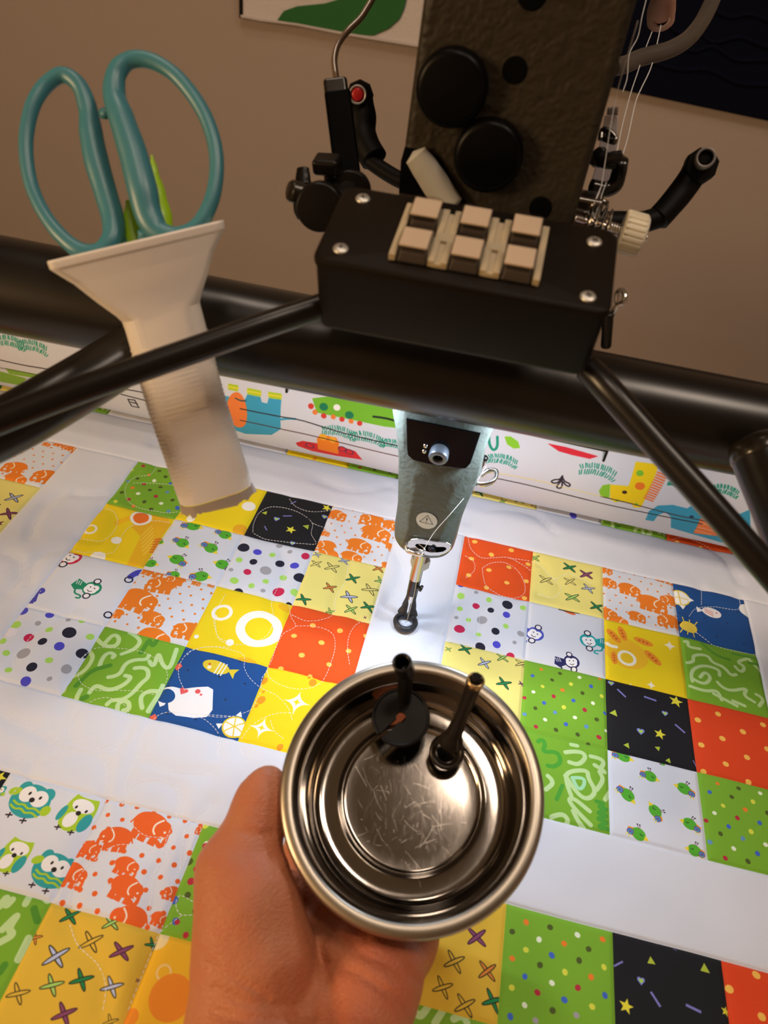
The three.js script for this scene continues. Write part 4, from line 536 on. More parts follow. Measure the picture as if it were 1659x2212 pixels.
// warning sticker
{
  const c = canvas(256, 256); ctx = c.getContext('2d'); ctx.fillStyle = '#c9d2d6'; ctx.fillRect(0, 0, 256, 256);
  for (let i = 0; i < 900; i++) { ctx.fillStyle = `rgba(70,80,90,${rnd() * 0.1})`; ctx.fillRect(rnd() * 256, rnd() * 256, 3 + rnd() * 6, 3 + rnd() * 6); }
  ctx.strokeStyle = '#23282e'; ctx.lineWidth = 8; ctx.lineJoin = 'round'; ctx.beginPath(); ctx.moveTo(128, 42); ctx.lineTo(210, 168); ctx.lineTo(46, 168); ctx.closePath(); ctx.stroke();
  ctx.fillStyle = '#23282e'; ctx.beginPath(); ctx.ellipse(128, 104, 8, 24, 0, 0, 7); ctx.fill(); dot(128, 146, 8, '#23282e');
  const cc = V(-.00018,.10629,.0188), g = new THREE.CircleGeometry(0.0056, 40), p = g.attributes.position;
  const W2 = 0.0357 / 2, ZF = 0.0186, SQ = 2.85;
  for (let i = 0; i < p.count; i++) { const x = p.getX(i) + cc.x, y = p.getY(i) + cc.y; p.setXYZ(i, x, y, ZF * Math.pow(1 - Math.pow(Math.abs(x) / W2, SQ), 1 / SQ) + 0.00025); }
  g.computeVertexNormals(); part('warning_sticker', g, std({ map: ctex(c), roughness: 0.35 }), machine, 'round silver sticker with a warning triangle');
}
// chrome thread guide on the bottom of the nose
{
  const gd = part('lower_thread_guide', extrude([[-.00774,.08624],[-.00778,.08972],[-.00631,.09201],[-.0032,.09329],[.0003,.09385],[.00793,.0946],[.0125,.09562],[.01506,.0946],[.01583,.09281],[.01526,.09017],[.01334,.0875],[.01048,.08493],[.00562,.08318],[.002,.08307],[-.00237,.08378],[-.00554,.08466]], 0.0009, 0.0003, [[[-.00406,.08801],[-.00329,.08989],[-.00042,.09079],[.00431,.09124],[.00849,.09132],[.01189,.09238],[.01364,.09171],[.0135,.09003],[.01203,.08812],[.00927,.08671],[.00526,.08544],[.00188,.08575],[-.00157,.08652]]]).translate(0, 0, 0.0192), M.chrome, machine, 'bright chrome thread guide with a slot');
  part('guide_slot', extrude([[-.00407,.08773],[-.0033,.08961],[-.00042,.09051],[.00431,.09096],[.00849,.09104],[.01189,.09211],[.01365,.09144],[.0135,.08975],[.01204,.08784],[.00927,.08643],[.00525,.08516],[.00188,.08546],[-.00158,.08624]], 0.0005, 0).translate(0, 0, 0.0188), M.hole, gd);
  part('guide_band', tube([V(-.00804,.08678,.01659),V(-.00818,.08492,.01822),V(-.00697,.08358,.01995),V(-.00358,.08388,.02134),V(-.0002,.0843,.02197),V(.00207,.08573,.0225)], [0.0008, 0.0012, 0.0013, 0.0012, 0.0011, 0.0008], { seg: 40, n: 12, flat: 1.1, flatDir: V(0, 1, 0) }), M.chrome, gd);
  part('guide_loop', tube([V(.00172,.08693,.02148),V(-.00078,.08662,.02067),V(-.00325,.08757,.01942),V(-.00294,.08852,.01856),V(.00063,.08861,.02012),V(.00245,.08782,.0213)], 0.0004, { seg: 30, n: 8 }), M.chrome, gd);
  part('screw', along(lathe([[0, 0.0022], [0.0011, 0.0022], [0.0012, 0.0018], [0.0012, 0.0003], [0.0024, 0], [0.0026, -0.0012], [0, -0.0012]], 24), V(.00614,.08884,.02004), V(0.1, 0.25, 0.9)), std({ color: lin(0.02, 0.02, 0.03), metalness: 0.6, roughness: 0.25 }), gd);
}
// needle bar, clamp, needle, hopping foot
{
  const x0 = V(-.00046,.06015,-.00151), top = V(0.0006, 0.085, 0.0015), bot = V(-0.0002, 0.0442, 0.0012), tip = V(-0.0004, 0.001, 0.0006);
  part('needle_bar', rod(bot, top, 0.0034, 36, 0.0004), M.steel, machine, 'steel needle bar');
  const cl = part('needle_clamp', rod(V(-0.0003, 0.0305, 0.0012), V(-0.0002, 0.0442, 0.0012), 0.0031, 36, 0.0008), std({ color: lin(0.05, 0.05, 0.055), metalness: 0.7, roughness: 0.3 }), machine);
  const sd = V(1, -0.12, 0.25).normalize(), s0 = V(0.0025, 0.0386, 0.0018);
  part('clamp_screw', [along(lathe([[0, 0], [0.0011, 0], [0.0011, 0.0016], [0, 0.0016]], 16), s0, sd), along(lathe([[0, 0.0014], [0.0019, 0.0014], [0.0021, 0.0018], [0.0021, 0.0027], [0.0017, 0.0031], [0, 0.0031]], 24), s0, sd)], std({ color: lin(0.06, 0.06, 0.06), metalness: 0.8, roughness: 0.3 }), cl);
  const nd = part('needle', along(lathe([[0, 0], [0.0002, 0.002], [0.00055, 0.0045], [0.00065, 0.006], [0.00062, 0.02], [0.0012, 0.0225], [0.0012, 0.031], [0, 0.031]], 18), tip, V(0.006, 1, 0.02)), M.chrome, machine);
  // hopping foot: nut on its own bar behind the needle, shank, cup with a hole
  const fb = V(0.0006, 0, -0.008), ft = part('hopping_foot', (() => {
    const y0 = 0.0012, cup = lathe([[0.0048, 0.0], [0.0068, 0.0], [0.0077, 0.0008], [0.008, 0.0024], [0.0074, 0.004], [0.0062, 0.0046], [0.0052, 0.0042], [0.0046, 0.0026], [0.0046, 0.0004], [0.0048, 0]], 48).translate(-0.0004, y0, 0.0006);
    const sh = tube([V(-0.0004, y0 + 0.003, -0.0062), V(-0.0004, y0 + 0.0095, -0.0066), V(-0.0003, 0.02, -0.0062), V(0.0002, 0.03, -0.0066), V(0.0004, 0.046, -0.008)], [0.0066, 0.0046, 0.0033, 0.0031, 0.0031], { seg: 40, n: 20, flat: 0.5, flatDir: V(0, 0, 1) });
    return [cup, sh]; })(), std({ color: lin(0.035, 0.036, 0.04), roughness: 0.45, metalness: 0.4, bumpMap: noiseTex, bumpScale: 0.0002 }), machine, 'blackened round hopping foot');
  part('foot_bar', rod(V(0.0005, 0.044, -0.0085), V(0.0008, 0.08, -0.0088), 0.0027, 28), M.steel, machine);
  part('hex_nut', along(toCreasedNormals(lathe([[0.0, -0.004], [0.0052, -0.004], [0.006, -0.0032], [0.006, 0.0032], [0.0052, 0.004], [0, 0.004]], 6), 0.5), V(0.0006, 0.0497, -0.0086), V(0.02, 1, 0.03), 0.35), M.zinc, machine);
}
// thread on the head
const threadLine = (name, pts, r = 0.00022, label) => part(name, tube(pts, r, { seg: 60, n: 6 }), M.thread, machine, label);
// right of the nose: chrome thread hook
{
  const hk = part('thread_hook', tube([V(.01958,.12997,.00277),V(.02068,.1278,.00588),V(.02447,.1283,.0064),V(.02843,.12985,.00465),V(.02989,.13135,.00186),V(.02933,.13286,-.00073),V(.02548,.13213,-.00104),V(.02205,.12997,.00186)], 0.001, { seg: 60, n: 12, flat: 1.5, flatDir: V(0, 1, 0) }), M.chrome, machine, 'bent chrome thread hook');
  part('hook_plate', tube([V(.02179,.14039,-.00122),V(.02085,.13648,.00028),V(.0205,.13008,.00258)], [0.0022, 0.0018, 0.0012], { seg: 24, n: 12, flat: 0.5, flatDir: V(0, 0, 1) }), M.chrome, hk);
  part('screw', along(lathe([[0, 0.0012], [0.0012, 0.001], [0.0017, 0], [0.0017, -0.003], [0, -0.003]], 18), V(.02237,.13949,-.0005), V(0.9, 0, 0.5)), M.gloss, hk);
}
// round caps and holes on the upper face
const onFace = (name, c, prof, mat, label, par = machine) => part(name, along(lathe(prof, 64), c, V(0, 0, 1)), mat, par, label);
{
  const cap = [[0, 0.0075], [0.0105, 0.0072], [0.0122, 0.0064], [0.013, 0.005], [0.0132, 0.002], [0.0132, 0], [0.0126, -0.001], [0, -0.001]];
  M.cap = phy({ color: lin(0.0015, 0.0015, 0.0016), roughness: 0.36, specularIntensity: 0.22 });
  onFace('round_cap', V(-.02429,.30381,.004), cap, M.cap); onFace('round_cap', V(-.00636,.28353,.004), cap, M.cap);
  const hole = (r) => [[0, 0.0004], [r * 0.9, 0.0004], [r, 0.0001], [r, -0.001], [0, -0.001]];
  onFace('face_hole', V(-.00313,.31249,.0042), hole(0.0045), M.hole); onFace('face_hole', V(.01792,.26743,.0042), hole(0.0044), M.hole); onFace('face_hole', V(-.00247,.33556,.0042), hole(0.005), M.hole);
}
// frosted bar in a dark slot at the left edge of the face
{
  part('slot_plate', extrude([[-.03912,.28041],[-.02875,.28055],[-.02439,.27853],[-.01152,.26384],[-.03912,.26304],[-.03994,.27517]], 0.0008, 0.0002).translate(0, 0, 0.004), M.hole, machine);
  const p = [V(-.0341,.27904,.00709),V(-.02938,.2746,.00716),V(-.02408,.26924,.00732),V(-.01695,.26228,.00803)];
  part('frosted_bar', tube(p, [0.0046, 0.0052, 0.0055, 0.0055], { seg: 30, n: 20, flat: 0.5, flatDir: V(0, 0.3, 1) }), phy({ color: lin(0.5, 0.48, 0.42), roughness: 0.55, transmission: 0.25, thickness: 0 }), machine, 'frosted translucent plastic bar');
}
// thread path down the right side of the head
{
  M.darkChrome = std({ color: lin(0.18, 0.165, 0.15), metalness: 1, roughness: 0.2 });
  const at = (c, pts, r, o, mat, name, label) => part(name, tube(pts, r, o), mat, machine, label);
  part('upper_guide', tube([V(.03587,.28854,-.0268),V(.03585,.2908,-.02877),V(.0368,.29192,-.02851),V(.04118,.29022,-.02612),V(.04146,.28925,-.02531),V(.03892,.28918,-.02633),V(.03607,.28906,-.0286)], 0.0011, { seg: 50, n: 12, flat: 1.3, flatDir: V(0, 1, 0) }), M.darkChrome, machine);
  part('guide_bracket', [tube([V(.03656,.27885,-.02772),V(.03749,.28338,-.02778),V(.03931,.2816,-.02507),V(.04334,.28237,-.02482),V(.04624,.28351,-.02477)], [0.004, 0.0026, 0.003, 0.0036, 0.0034], { seg: 40, n: 16, flat: 0.55, flatDir: V(0, 0, 1) }), tube([V(.04638,.28303,-.02436),V(.04712,.27706,-.02721),V(.04692,.27252,-.02722),V(.04419,.27045,-.02647),V(.03729,.27083,-.02479)], [0.0028, 0.0032, 0.0033, 0.0032, 0.003], { seg: 50, n: 16 })], std({ color: lin(0.02, 0.018, 0.016), roughness: 0.2, metalness: 0.5 }), machine, 'black thread bracket with a polished edge');
  part('clear_plate', extrude([[.03643,.29371],[.04171,.29458],[.04224,.29344],[.0482,.2703],[.04919,.26502],[.04779,.26268],[.03846,.2627],[.03871,.2713],[.03782,.28103]], 0.0016, 0.0004).translate(0, 0, -0.0458), phy({ color: lin(0.85, 0.83, 0.88), roughness: 0.35, transmission: 0.5, thickness: 0 }), machine, 'milky clear plastic plate');
  part('plate_clip', extrude([[.03651,.29707],[.04069,.29806],[.04151,.29502],[.03701,.29442]], 0.002, 0.0005).translate(0, 0, -0.0445), std({ color: lin(0.16, 0.13, 0.12), roughness: 0.6 }), machine);
  // tension unit: discs, take-up wire, spring post, ribbed ivory knob
  const ax = V(.0193,-.00141,.00064).normalize(), c0 = V(.03996,.26551,.00355), cA = (t) => c0.clone().addScaledVector(ax, t);
  const tu = new THREE.Group(); tu.name = 'tension_unit'; machine.add(tu);
  part('post', rod(cA(-0.008), cA(0.022), 0.0012, 18), M.chrome, tu);
  for (const [t, r] of [[-0.003, 0.0066], [-0.0006, 0.0078], [0.0022, 0.0078], [0.0045, 0.0068]]) part('tension_disc', along(lathe([[0, -0.0003], [r * 0.7, -0.0004], [r, 0.0004], [r, 0.0008], [r * 0.7, 0.0001], [0, 0.0003]], 40), cA(t), ax), M.chrome, tu);
  const sp = []; for (let i = 0; i <= 90; i++) { const a = i / 90 * Math.PI * 2 * 7, q = new THREE.Vector3().crossVectors(ax, Y_AXIS).normalize(), w = new THREE.Vector3().crossVectors(ax, q); sp.push(cA(0.006 + i / 90 * 0.0068).addScaledVector(q, Math.cos(a) * 0.0021).addScaledVector(w, Math.sin(a) * 0.0021)); }
  part('spring', tube(sp, 0.00032, { seg: 260, n: 6 }), M.chrome, tu);
  part('take_up_wire', tube([V(.03811,.27188,-.00582),V(.03747,.2696,.00023),V(.03761,.26751,.00337),V(.03972,.26624,.00493),V(.04162,.26623,.00475),V(.04317,.26746,.00286),V(.04328,.26933,-.00011)], 0.0005, { seg: 50, n: 8 }), std({ color: lin(0.8, 0.62, 0.45), metalness: 1, roughness: 0.2 }), tu);
  part('wire_arch', tube([V(.03697,.27142,-.00664),V(.03884,.2716,-.00565),V(.04216,.27127,-.00569),V(.04395,.2707,-.00604)], 0.0012, { seg: 30, n: 8 }), M.darkChrome, tu);
  part('wire_post', [rod(V(.04038,.26409,.00475), V(.03993,.27022,-.00721), 0.0006, 10), rod(V(.04205,.26381,.00483), V(.04132,.26989,-.00706), 0.0007, 10), rod(V(.0374,.2645,.00203), V(.03706,.26954,-.00767), 0.0009, 10)], M.darkChrome, tu);
  part('mount_block', along(box(0.012, 0.018, 0.012, 0.002), V(.03629,.26394,-.00669), V(0, 1, 0)), M.darkChrome, tu);
  const n = 22, R = 0.0083, k0 = cA(0.0112), prof = []; for (let i = 0; i < n * 6; i++) { const a = i / (n * 6) * Math.PI * 2, w = i % 6; prof.push([Math.cos(a) * (R - (w > 3 ? 0.0007 : 0)), Math.sin(a) * (R - (w > 3 ? 0.0007 : 0))]); }
  const kg = extrude(prof, 0.0082, 0.0006).rotateX(-Math.PI / 2);
  part('ribbed_knob', [along(kg, k0, ax), along(lathe([[0, 0.0078], [R - 0.001, 0.0078], [R - 0.0004, 0.0083], [R - 0.0012, 0.009], [0, 0.0091]], 44), k0, ax), along(lathe([[0, 0.0002], [R - 0.0006, 0.0002], [R - 0.0004, 0.001], [0, 0.001]], 44), k0, ax)], std({ color: lin(0.72, 0.68, 0.56), roughness: 0.45 }), tu, 'ivory ribbed tension knob');
  // sewing thread
  threadLine('thread', [V(.03528,.33181,-.00727),V(.03639,.30724,-.01921),V(.03752,.29478,-.01643),V(.03844,.2877,-.01367),V(.03935,.28003,-.01039),V(.03968,.27624,-.00778),V(.03884,.27253,-.00313),V(.03789,.26772,.00383)], 0.00019, 'sewing thread running down the head');
  threadLine('thread', [V(.03985,.27675,-.00825),V(.03882,.27367,-.00346),V(.03822,.27026,.0009),V(.03959,.26664,.00526)], 0.00016); threadLine('thread', [V(.04134,.27767,-.0092),V(.04064,.27406,-.00531),V(.04057,.26982,.00106),V(.04088,.26656,.00521)], 0.00016);
  threadLine('thread', [V(.02358,.13555,.00016),V(.02051,.12888,.00629),V(.01696,.12619,.01498),V(.01127,.11658,.02087),V(.00495,.10102,.02097),V(.00215,.09082,.02203),V(.00045,.07474,.01295),V(.00072,.05716,.00697),V(.00129,.03612,.00465),V(.00102,.02376,.00348),V(.00039,.00288,.00048)], 0.00013, 'sewing thread running to the needle');
}
// side guide peeking out behind the control box
part('side_guide', tube([V(.05607,.2335,.01924),V(.05651,.24058,.01967),V(.05836,.24312,.01994),V(.05839,.24519,.01813),V(.05701,.24604,.01619),V(.05578,.24485,.01602),V(.05665,.24078,.01683)], 0.0011, { seg: 40, n: 10 }), M.chrome, machine, 'small chrome loop');
part('side_post', rod(V(.0576,.22329,.02135), V(.05391,.2384,.02184), 0.0022, 20), M.satin, machine);
// LED bars under the roller pole, on arms from the head, that light the needle area
for (const sx of [-1, 1]) {
  const w = 0.042, d = 0.009, o = new THREE.Group(); o.name = 'needle_lamp'; o.position.set(-0.002 + sx * 0.0525, 0.1742, 0.0185); machine.add(o);
  part('lamp_housing', box(w + 0.004, 0.0024, d + 0.004, 0.0006).translate(0, 0.0022, 0), M.gloss, o);
  part('lamp_skirt', box(0.0012, 0.0075, d + 0.004, 0.0003).translate(sx * (w / 2 + 0.0016), -0.0005, 0), M.gloss, o);
  part('lamp_arm', rod(V(0, 0.003, 0), V(-sx * 0.018, 0.0015, -0.024), 0.0018, 14), M.gloss, o);
  part('led_strip', new THREE.BoxGeometry(w, 0.0012, d).translate(0, 0.0006, 0), std({ color: lin(0.8, 0.8, 0.8), emissive: COOL, emissiveIntensity: LED * 0.1 }), o);
  const L = new THREE.RectAreaLight(COOL, LED, w, d); L.position.y = -0.0012; L.rotation.x = -Math.PI / 2; o.add(L);
}

// ------------------------------------------------------------------ control box with six keys
const BM = basis(V(.99949,.02796,.01549),V(-.03104,.96444,.26247),V(-.0076,-.26281,.96482)).setPosition(V(-.00384,.2578,.06389));
const cbox = thing('control_box', 'black plastic control box with six clear keys in front of the machine head', 'control box');
cbox.applyMatrix4(BM);
{
  const w = .097048, h = .028776, l = .043769, y1 = h / 2, lidH = 0.0032;
  const R3 = (ww, ll, y, r) => rrect(ww, ll, r, 6).map(([x, z]) => V(x, y, z));
  const cs = 0.981;
  part('case', loft([R3(w * cs - 0.002, l * cs - 0.002, -h / 2, 0.004), R3(w * cs - 0.0006, l * cs - 0.0006, -h / 2 + 0.0006, 0.0046), R3(w * cs, l * cs, -h / 2 + 0.0016, 0.005), R3(w - 0.0012, l - 0.0012, y1 - lidH - 0.0004, 0.005)], true, true, 0.6), M.plastic, cbox);
  const lid = part('lid', loft([R3(w - 0.0024, l - 0.0024, y1 - lidH - 0.0004, 0.0045), R3(w - 0.0002, l - 0.0002, y1 - lidH, 0.0052), R3(w, l, y1 - lidH + 0.0005, 0.0053), R3(w, l, y1 - 0.0016, 0.0053), R3(w - 0.0006, l - 0.0006, y1 - 0.0007, 0.005), R3(w - 0.0018, l - 0.0018, y1 - 0.0002, 0.0045), R3(w - 0.0032, l - 0.0032, y1, 0.004)], true, true, 0.6), phy({ color: lin(0.007, 0.0044, 0.0024), roughness: 0.5, specularIntensity: 0.22, bumpMap: noiseTex, bumpScale: 0.0001 }), cbox);
  const plus = extrude([[-0.0012, -0.0002], [-0.0002, -0.0002], [-0.0002, -0.0012], [0.0002, -0.0012], [0.0002, -0.0002], [0.0012, -0.0002], [0.0012, 0.0002], [0.0002, 0.0002], [0.0002, 0.0012], [-0.0002, 0.0012], [-0.0002, 0.0002], [-0.0012, 0.0002]], 0.0002, 0).rotateX(-Math.PI / 2);
  for (const [x, z, a] of [[-0.0402, -0.0148, 0.3], [-0.0403, 0.014, 0.1], [0.0405, -0.0128, 0.9], [0.0407, 0.0158, 0.4]]) {
    const s = part('screw', lathe([[0, 0.0009], [0.0012, 0.00085], [0.0022, 0.0006], [0.0026, 0.0001], [0.0026, -0.001], [0, -0.001]], 28).translate(x, y1, z), M.zinc, cbox, 'bright cross-head screw');
    part('cross_slot', plus.clone().rotateY(a).translate(x, y1 + 0.0008, z), M.hole, s);
  }
  // cut-out, ivory key carrier, keys
  part('cutout', new THREE.BoxGeometry(0.047, 0.0006, 0.031).translate(0.0003, y1 + 0.0001, 0.0004), M.hole, cbox);
  M.ivory = std({ color: lin(0.46, 0.38, 0.25), roughness: 0.55 });
  const cols = [-0.0165, 0.0004, 0.0174], rows = [-0.0083, 0.0086];
  const carr = [];
  for (const x of cols) for (const s of [-1, 1]) carr.push(box(0.0022, 0.0026, 0.0285, 0.0003).translate(x + s * 0.0064, y1 + 0.0014, 0.0012));
  for (const x of [-0.008, 0.0089]) carr.push(box(0.004, 0.0018, 0.0275, 0.0003).translate(x, y1 + 0.001, 0.0018), box(0.0046, 0.0026, 0.0042, 0.0003).translate(x, y1 + 0.0016, 0.0026));
  part('key_carrier', carr, M.ivory, cbox, 'ivory plastic key carrier');
  M.clear = phy({ color: lin(0.95, 0.93, 0.9), roughness: 0.06, transmission: 1, thickness: 0, ior: 1.45 });
  M.insert = std({ color: lin(0.62, 0.5, 0.39), roughness: 0.6 });
  M.keyDark = std({ color: lin(0.05, 0.04, 0.035), roughness: 0.4 });
  const fr = (ww, dd, hh) => loft([R3(ww, dd, 0, 0.0008), R3(ww - 0.0012, dd - 0.0012, hh - 0.0006, 0.001), R3(ww - 0.002, dd - 0.002, hh - 0.0001, 0.001), R3(ww - 0.0034, dd - 0.0034, hh, 0.0008)], false, true, 0.5);
  for (const z of rows) for (const x of cols) {
    const key = new THREE.Group(); key.name = 'key'; key.position.set(x, y1 + 0.0004, z + 0.0012); cbox.add(key);
    part('key_stem', fr(0.0098, 0.011, 0.0034), M.keyDark, key, 'dark key body under the cap');
    part('key_insert', box(0.0092, 0.0008, 0.0094, 0.0003).translate(0, 0.0052, -0.0004), M.insert, key, 'beige paper insert');
    part('key_cap', fr(0.0112, 0.0126, 0.0064), M.clear, key, 'clear plastic cap');
  }
}

// ------------------------------------------------------------------ handlebars
const bars = thing('handlebar_frame', 'bent black tube handlebars running from the control box down to both sides', 'handlebar');
part('thin_tube', tube([V(-.05016,.24324,.07521),V(-.06383,.23919,.08543),V(-.08676,.23119,.10069),V(-.10487,.22497,.11323),V(-.12589,.2177,.12833),V(-.14445,.21079,.14287),V(-.15858,.20329,.15348),V(-.1699,.19665,.1564)], 0.0046, { seg: 70, n: 28 }), M.gloss, bars);
part('thin_tube', tube([V(.04552,.23785,.0704),V(.05274,.23537,.07718),V(.07324,.22502,.09017),V(.09467,.21444,.10393),V(.116,.20283,.11594),V(.13509,.19116,.12423),V(.14386,.18473,.12631)], 0.0049, { seg: 60, n: 28 }), M.gloss, bars);
part('grip_tube', tube([V(-.1237,.20903,.07645),V(-.13092,.20563,.09011),V(-.13981,.20222,.10862),V(-.14946,.19818,.12375),V(-.16093,.19654,.14363),V(-.17045,.1954,.15622)], 0.0105, { seg: 60, n: 36 }), M.gloss, bars, 'thick black grip tube');
{
  const p = [V(.12343,.20704,.0463),V(.12794,.2022,.0554),V(.13465,.19559,.07116),V(.14137,.1882,.09957),V(.14496,.18329,.1248)];
  const d = p[1].clone().sub(p[0]).normalize(), g = part('grip_tube', tube(p, 0.0118, { seg: 40, n: 40 }), M.gloss, bars, 'thick black grip tube with a rounded end');
  part('end_cap', along(lathe([[0, 0.002], [0.003, 0.0016], [0.0045, 0.0026], [0.0085, 0.0035], [0.0112, 0.002], [0.0121, -0.001], [0.0121, -0.004], [0.0117, -0.005]], 40), p[0], d.clone().negate()), std({ color: lin(0.02, 0.016, 0.012), roughness: 0.22, metalness: 0.3 }), g);
}

// ------------------------------------------------------------------ hand grips on either side of the head, behind it
M.rubber = phy({ color: lin(0.003, 0.0025, 0.0022), roughness: 0.55, specularIntensity: 0.25 });
{
  const g = thing('hand_grip', 'black curved hand grip with a red push button, left of the machine head', 'hand grip');
  part('arm', tube([V(-.06295,.25717,-.04949),V(-.05525,.25477,-.04683),V(-.04677,.25309,-.04355),V(-.04162,.25314,-.04143)], 0.0037, { seg: 30, n: 20 }), M.rubber, g);
  part('grip', tube([V(-.07517,.28039,-.07121),V(-.07327,.27666,-.06815),V(-.07104,.27115,-.06355),V(-.06909,.26591,-.05917),V(-.06577,.26171,-.0545),V(-.06075,.25774,-.05021)], [0.006, 0.006, 0.0068, 0.0062, 0.0064, 0.0064], { seg: 60, n: 28 }), M.rubber, g);
  const c = V(-.07291,.28155,-.05847), d = V(.23199,.24348,1.09555).normalize();
  const hd = part('button_head', along(toCreasedNormals(lathe([[0, -0.012], [0.0058, -0.012], [0.0064, -0.0105], [0.0064, -0.0012], [0.0058, 0], [0, 0]], 8), 0.5), V(-.07244,.28093,-.0613), d, 0.3), M.rubber, g);
  part('button_ring', along(lathe([[0.0031, -0.003], [0.0041, -0.003], [0.0041, 0.0004], [0.0038, 0.0008], [0.0034, 0.0008], [0.0031, 0.0005]], 40), c, d), std({ color: lin(0.36, 0.33, 0.32), roughness: 0.4, metalness: 0.4 }), hd, 'grey button ring');
  part('button', along(lathe([[0, 0.0009], [0.002, 0.0008], [0.003, 0.0003], [0.0032, -0.003], [0, -0.003]], 32), c, d), std({ color: lin(0.42, 0.012, 0.016), roughness: 0.35 }), hd, 'red push button');
}
{
  const g = thing('hand_grip', 'black curved hand grip with a grey ringed button, right of the machine head', 'hand grip');
  part('arm', tube([V(.04013,.25198,-.03524),V(.05336,.25348,-.04053),V(.06543,.25426,-.04507),V(.07324,.25663,-.04924)], 0.0048, { seg: 30, n: 20 }), M.rubber, g);
  part('grip', tube([V(.07266,.25597,-.04861),V(.07544,.25954,-.052),V(.07976,.26565,-.05777),V(.08283,.27161,-.06194),V(.08486,.27712,-.06563)], [0.0056, 0.0056, 0.0058, 0.0058, 0.0062], { seg: 60, n: 28 }), M.rubber, g);
  const c = V(.08446,.28219,-.05603), d = V(-.1386,.50199,1.13489).normalize();
  const hd = part('button_head', along(toCreasedNormals(lathe([[0, -0.014], [0.0062, -0.014], [0.0074, -0.012], [0.0074, -0.0012], [0.0066, 0], [0, 0]], 8), 0.5), V(.0846,.27911,-.05801), d, 0.3), M.rubber, g);
  part('button_ring', along(lathe([[0.0031, -0.003], [0.0043, -0.003], [0.0043, 0.0022], [0.004, 0.0027], [0.0034, 0.0027], [0.0031, 0.0022]], 40), c, d), std({ color: lin(0.28, 0.26, 0.255), roughness: 0.45, metalness: 0.3 }), hd, 'grey button ring');
  part('button', along(lathe([[0, 0.0008], [0.002, 0.0006], [0.0031, 0], [0.0031, -0.003], [0, -0.003]], 32), c, d), M.matt, hd);
}

// ------------------------------------------------------------------ laser pointer stick in its swivel clamp, left of the head
{
  const g = thing('laser_stick', 'flat black stick with a cable from its top, upright left of the head', 'laser pointer');
  const a = V(-.07418,.28762,-.02437), b = V(-.05928,.2557,.00201), d = b.clone().sub(a), L = d.length(), up = d.clone().negate().normalize();
  const zx = V(.24148,.281,1.06185).normalize(), X = new THREE.Vector3().crossVectors(up, zx).normalize(), Zd = new THREE.Vector3().crossVectors(X, up);
  const m = basis(X, up, Zd).setPosition(a.clone().addScaledVector(d, 0.5));
  part('body', box(0.0109, L, 0.009, 0.0012).applyMatrix4(m), phy({ color: lin(0.0015, 0.0014, 0.0015), roughness: 0.4, specularIntensity: 0.05 }), g);
  part('top_cap', box(0.0099, 0.008, 0.0082, 0.0014).applyMatrix4(basis(X, up, Zd).setPosition(V(-.07504,.28873,-.02525))), std({ color: lin(0.012, 0.009, 0.006), roughness: 0.2 }), g);
  const k = part('cable', tube([V(-.0748,.2901,-.02648),V(-.07725,.29392,-.0309),V(-.07967,.29815,-.03701),V(-.0799,.3027,-.04363),V(-.07753,.30708,-.05035),V(-.07403,.31124,-.05566),V(-.07224,.31521,-.06063),V(-.0706,.31974,-.06608),V(-.06962,.32534,-.0724)], 0.00135, { seg: 70, n: 12 }), phy({ color: lin(0.12, 0.075, 0.045), roughness: 0.18, clearcoat: 0.6 }), g, 'brown clear-jacketed cable');
}
{
  const g = thing('swivel_clamp', 'black swivel clamp with wing knobs beside the control box, left end', 'clamp');
  const d = V(.15246,.24933,1.00111).normalize();
  const c1 = V(-.06743,.25717,.02017), c2 = V(-.06005,.2583,-.00018);
  const disc = (r, t) => lathe([[0, t / 2], [r * 0.88, t / 2], [r * 0.97, t / 2 - 0.0008], [r, t / 2 - 0.002], [r, -t / 2 + 0.002], [r * 0.95, -t / 2], [0, -t / 2]], 48);
  M.clamp = phy({ color: lin(0.006, 0.005, 0.004), roughness: 0.33, specularIntensity: 0.5 });
  part('front_disc', along(disc(0.0094, 0.012), c1, d), M.clamp, g); part('rear_disc', along(disc(0.0085, 0.012), c2, d), M.clamp, g);
  part('link', rod(c1.clone().addScaledVector(d, -0.004), c2.clone().addScaledVector(d, 0.002), 0.0055, 24), M.clamp, g);
  const kn = part('top_knob', along(box(0.0108, 0.0064, 0.009, 0.0018), V(-.06902,.26929,.00709), V(-0.12, 1, 0.2)), M.clamp, g, 'flat thumb knob'); part('knob_thread', along(lathe(Array.from({ length: 15 }, (_, i) => [i === 0 || i === 14 ? 0 : i % 2 ? 0.0022 : 0.0018, -0.001 - i * 0.0006]), 20), V(-.06793,.26735,.00868), V(-0.12, 1, 0.2)), M.clamp, kn);
  const wn = part('wing_hub', along(lathe([[0, 0.0055], [0.0035, 0.0055], [0.0043, 0.0045], [0.0044, -0.003], [0.006, -0.0045], [0.006, -0.006], [0, -0.006]], 32), V(-.07611,.25966,.01753), V(-0.75, 0.25, 0.5)), std({ color: lin(0.03, 0.024, 0.016), roughness: 0.25, metalness: 0.3 }), g);
  part('wing', tube([V(-.07636,.26221,.01533),V(-.07703,.26446,.01343),V(-.07784,.26721,.01111)], [0.0036, 0.0031, 0.0026], { seg: 24, n: 18, flat: 0.7, flatDir: V(0, 0, 1) }), M.clamp, wn); part('wing', tube([V(-.07641,.25781,.01917),V(-.07566,.25463,.02121),V(-.07407,.25206,.02263)], [0.0026, 0.0024, 0.002], { seg: 24, n: 16 }), M.clamp, wn);
}

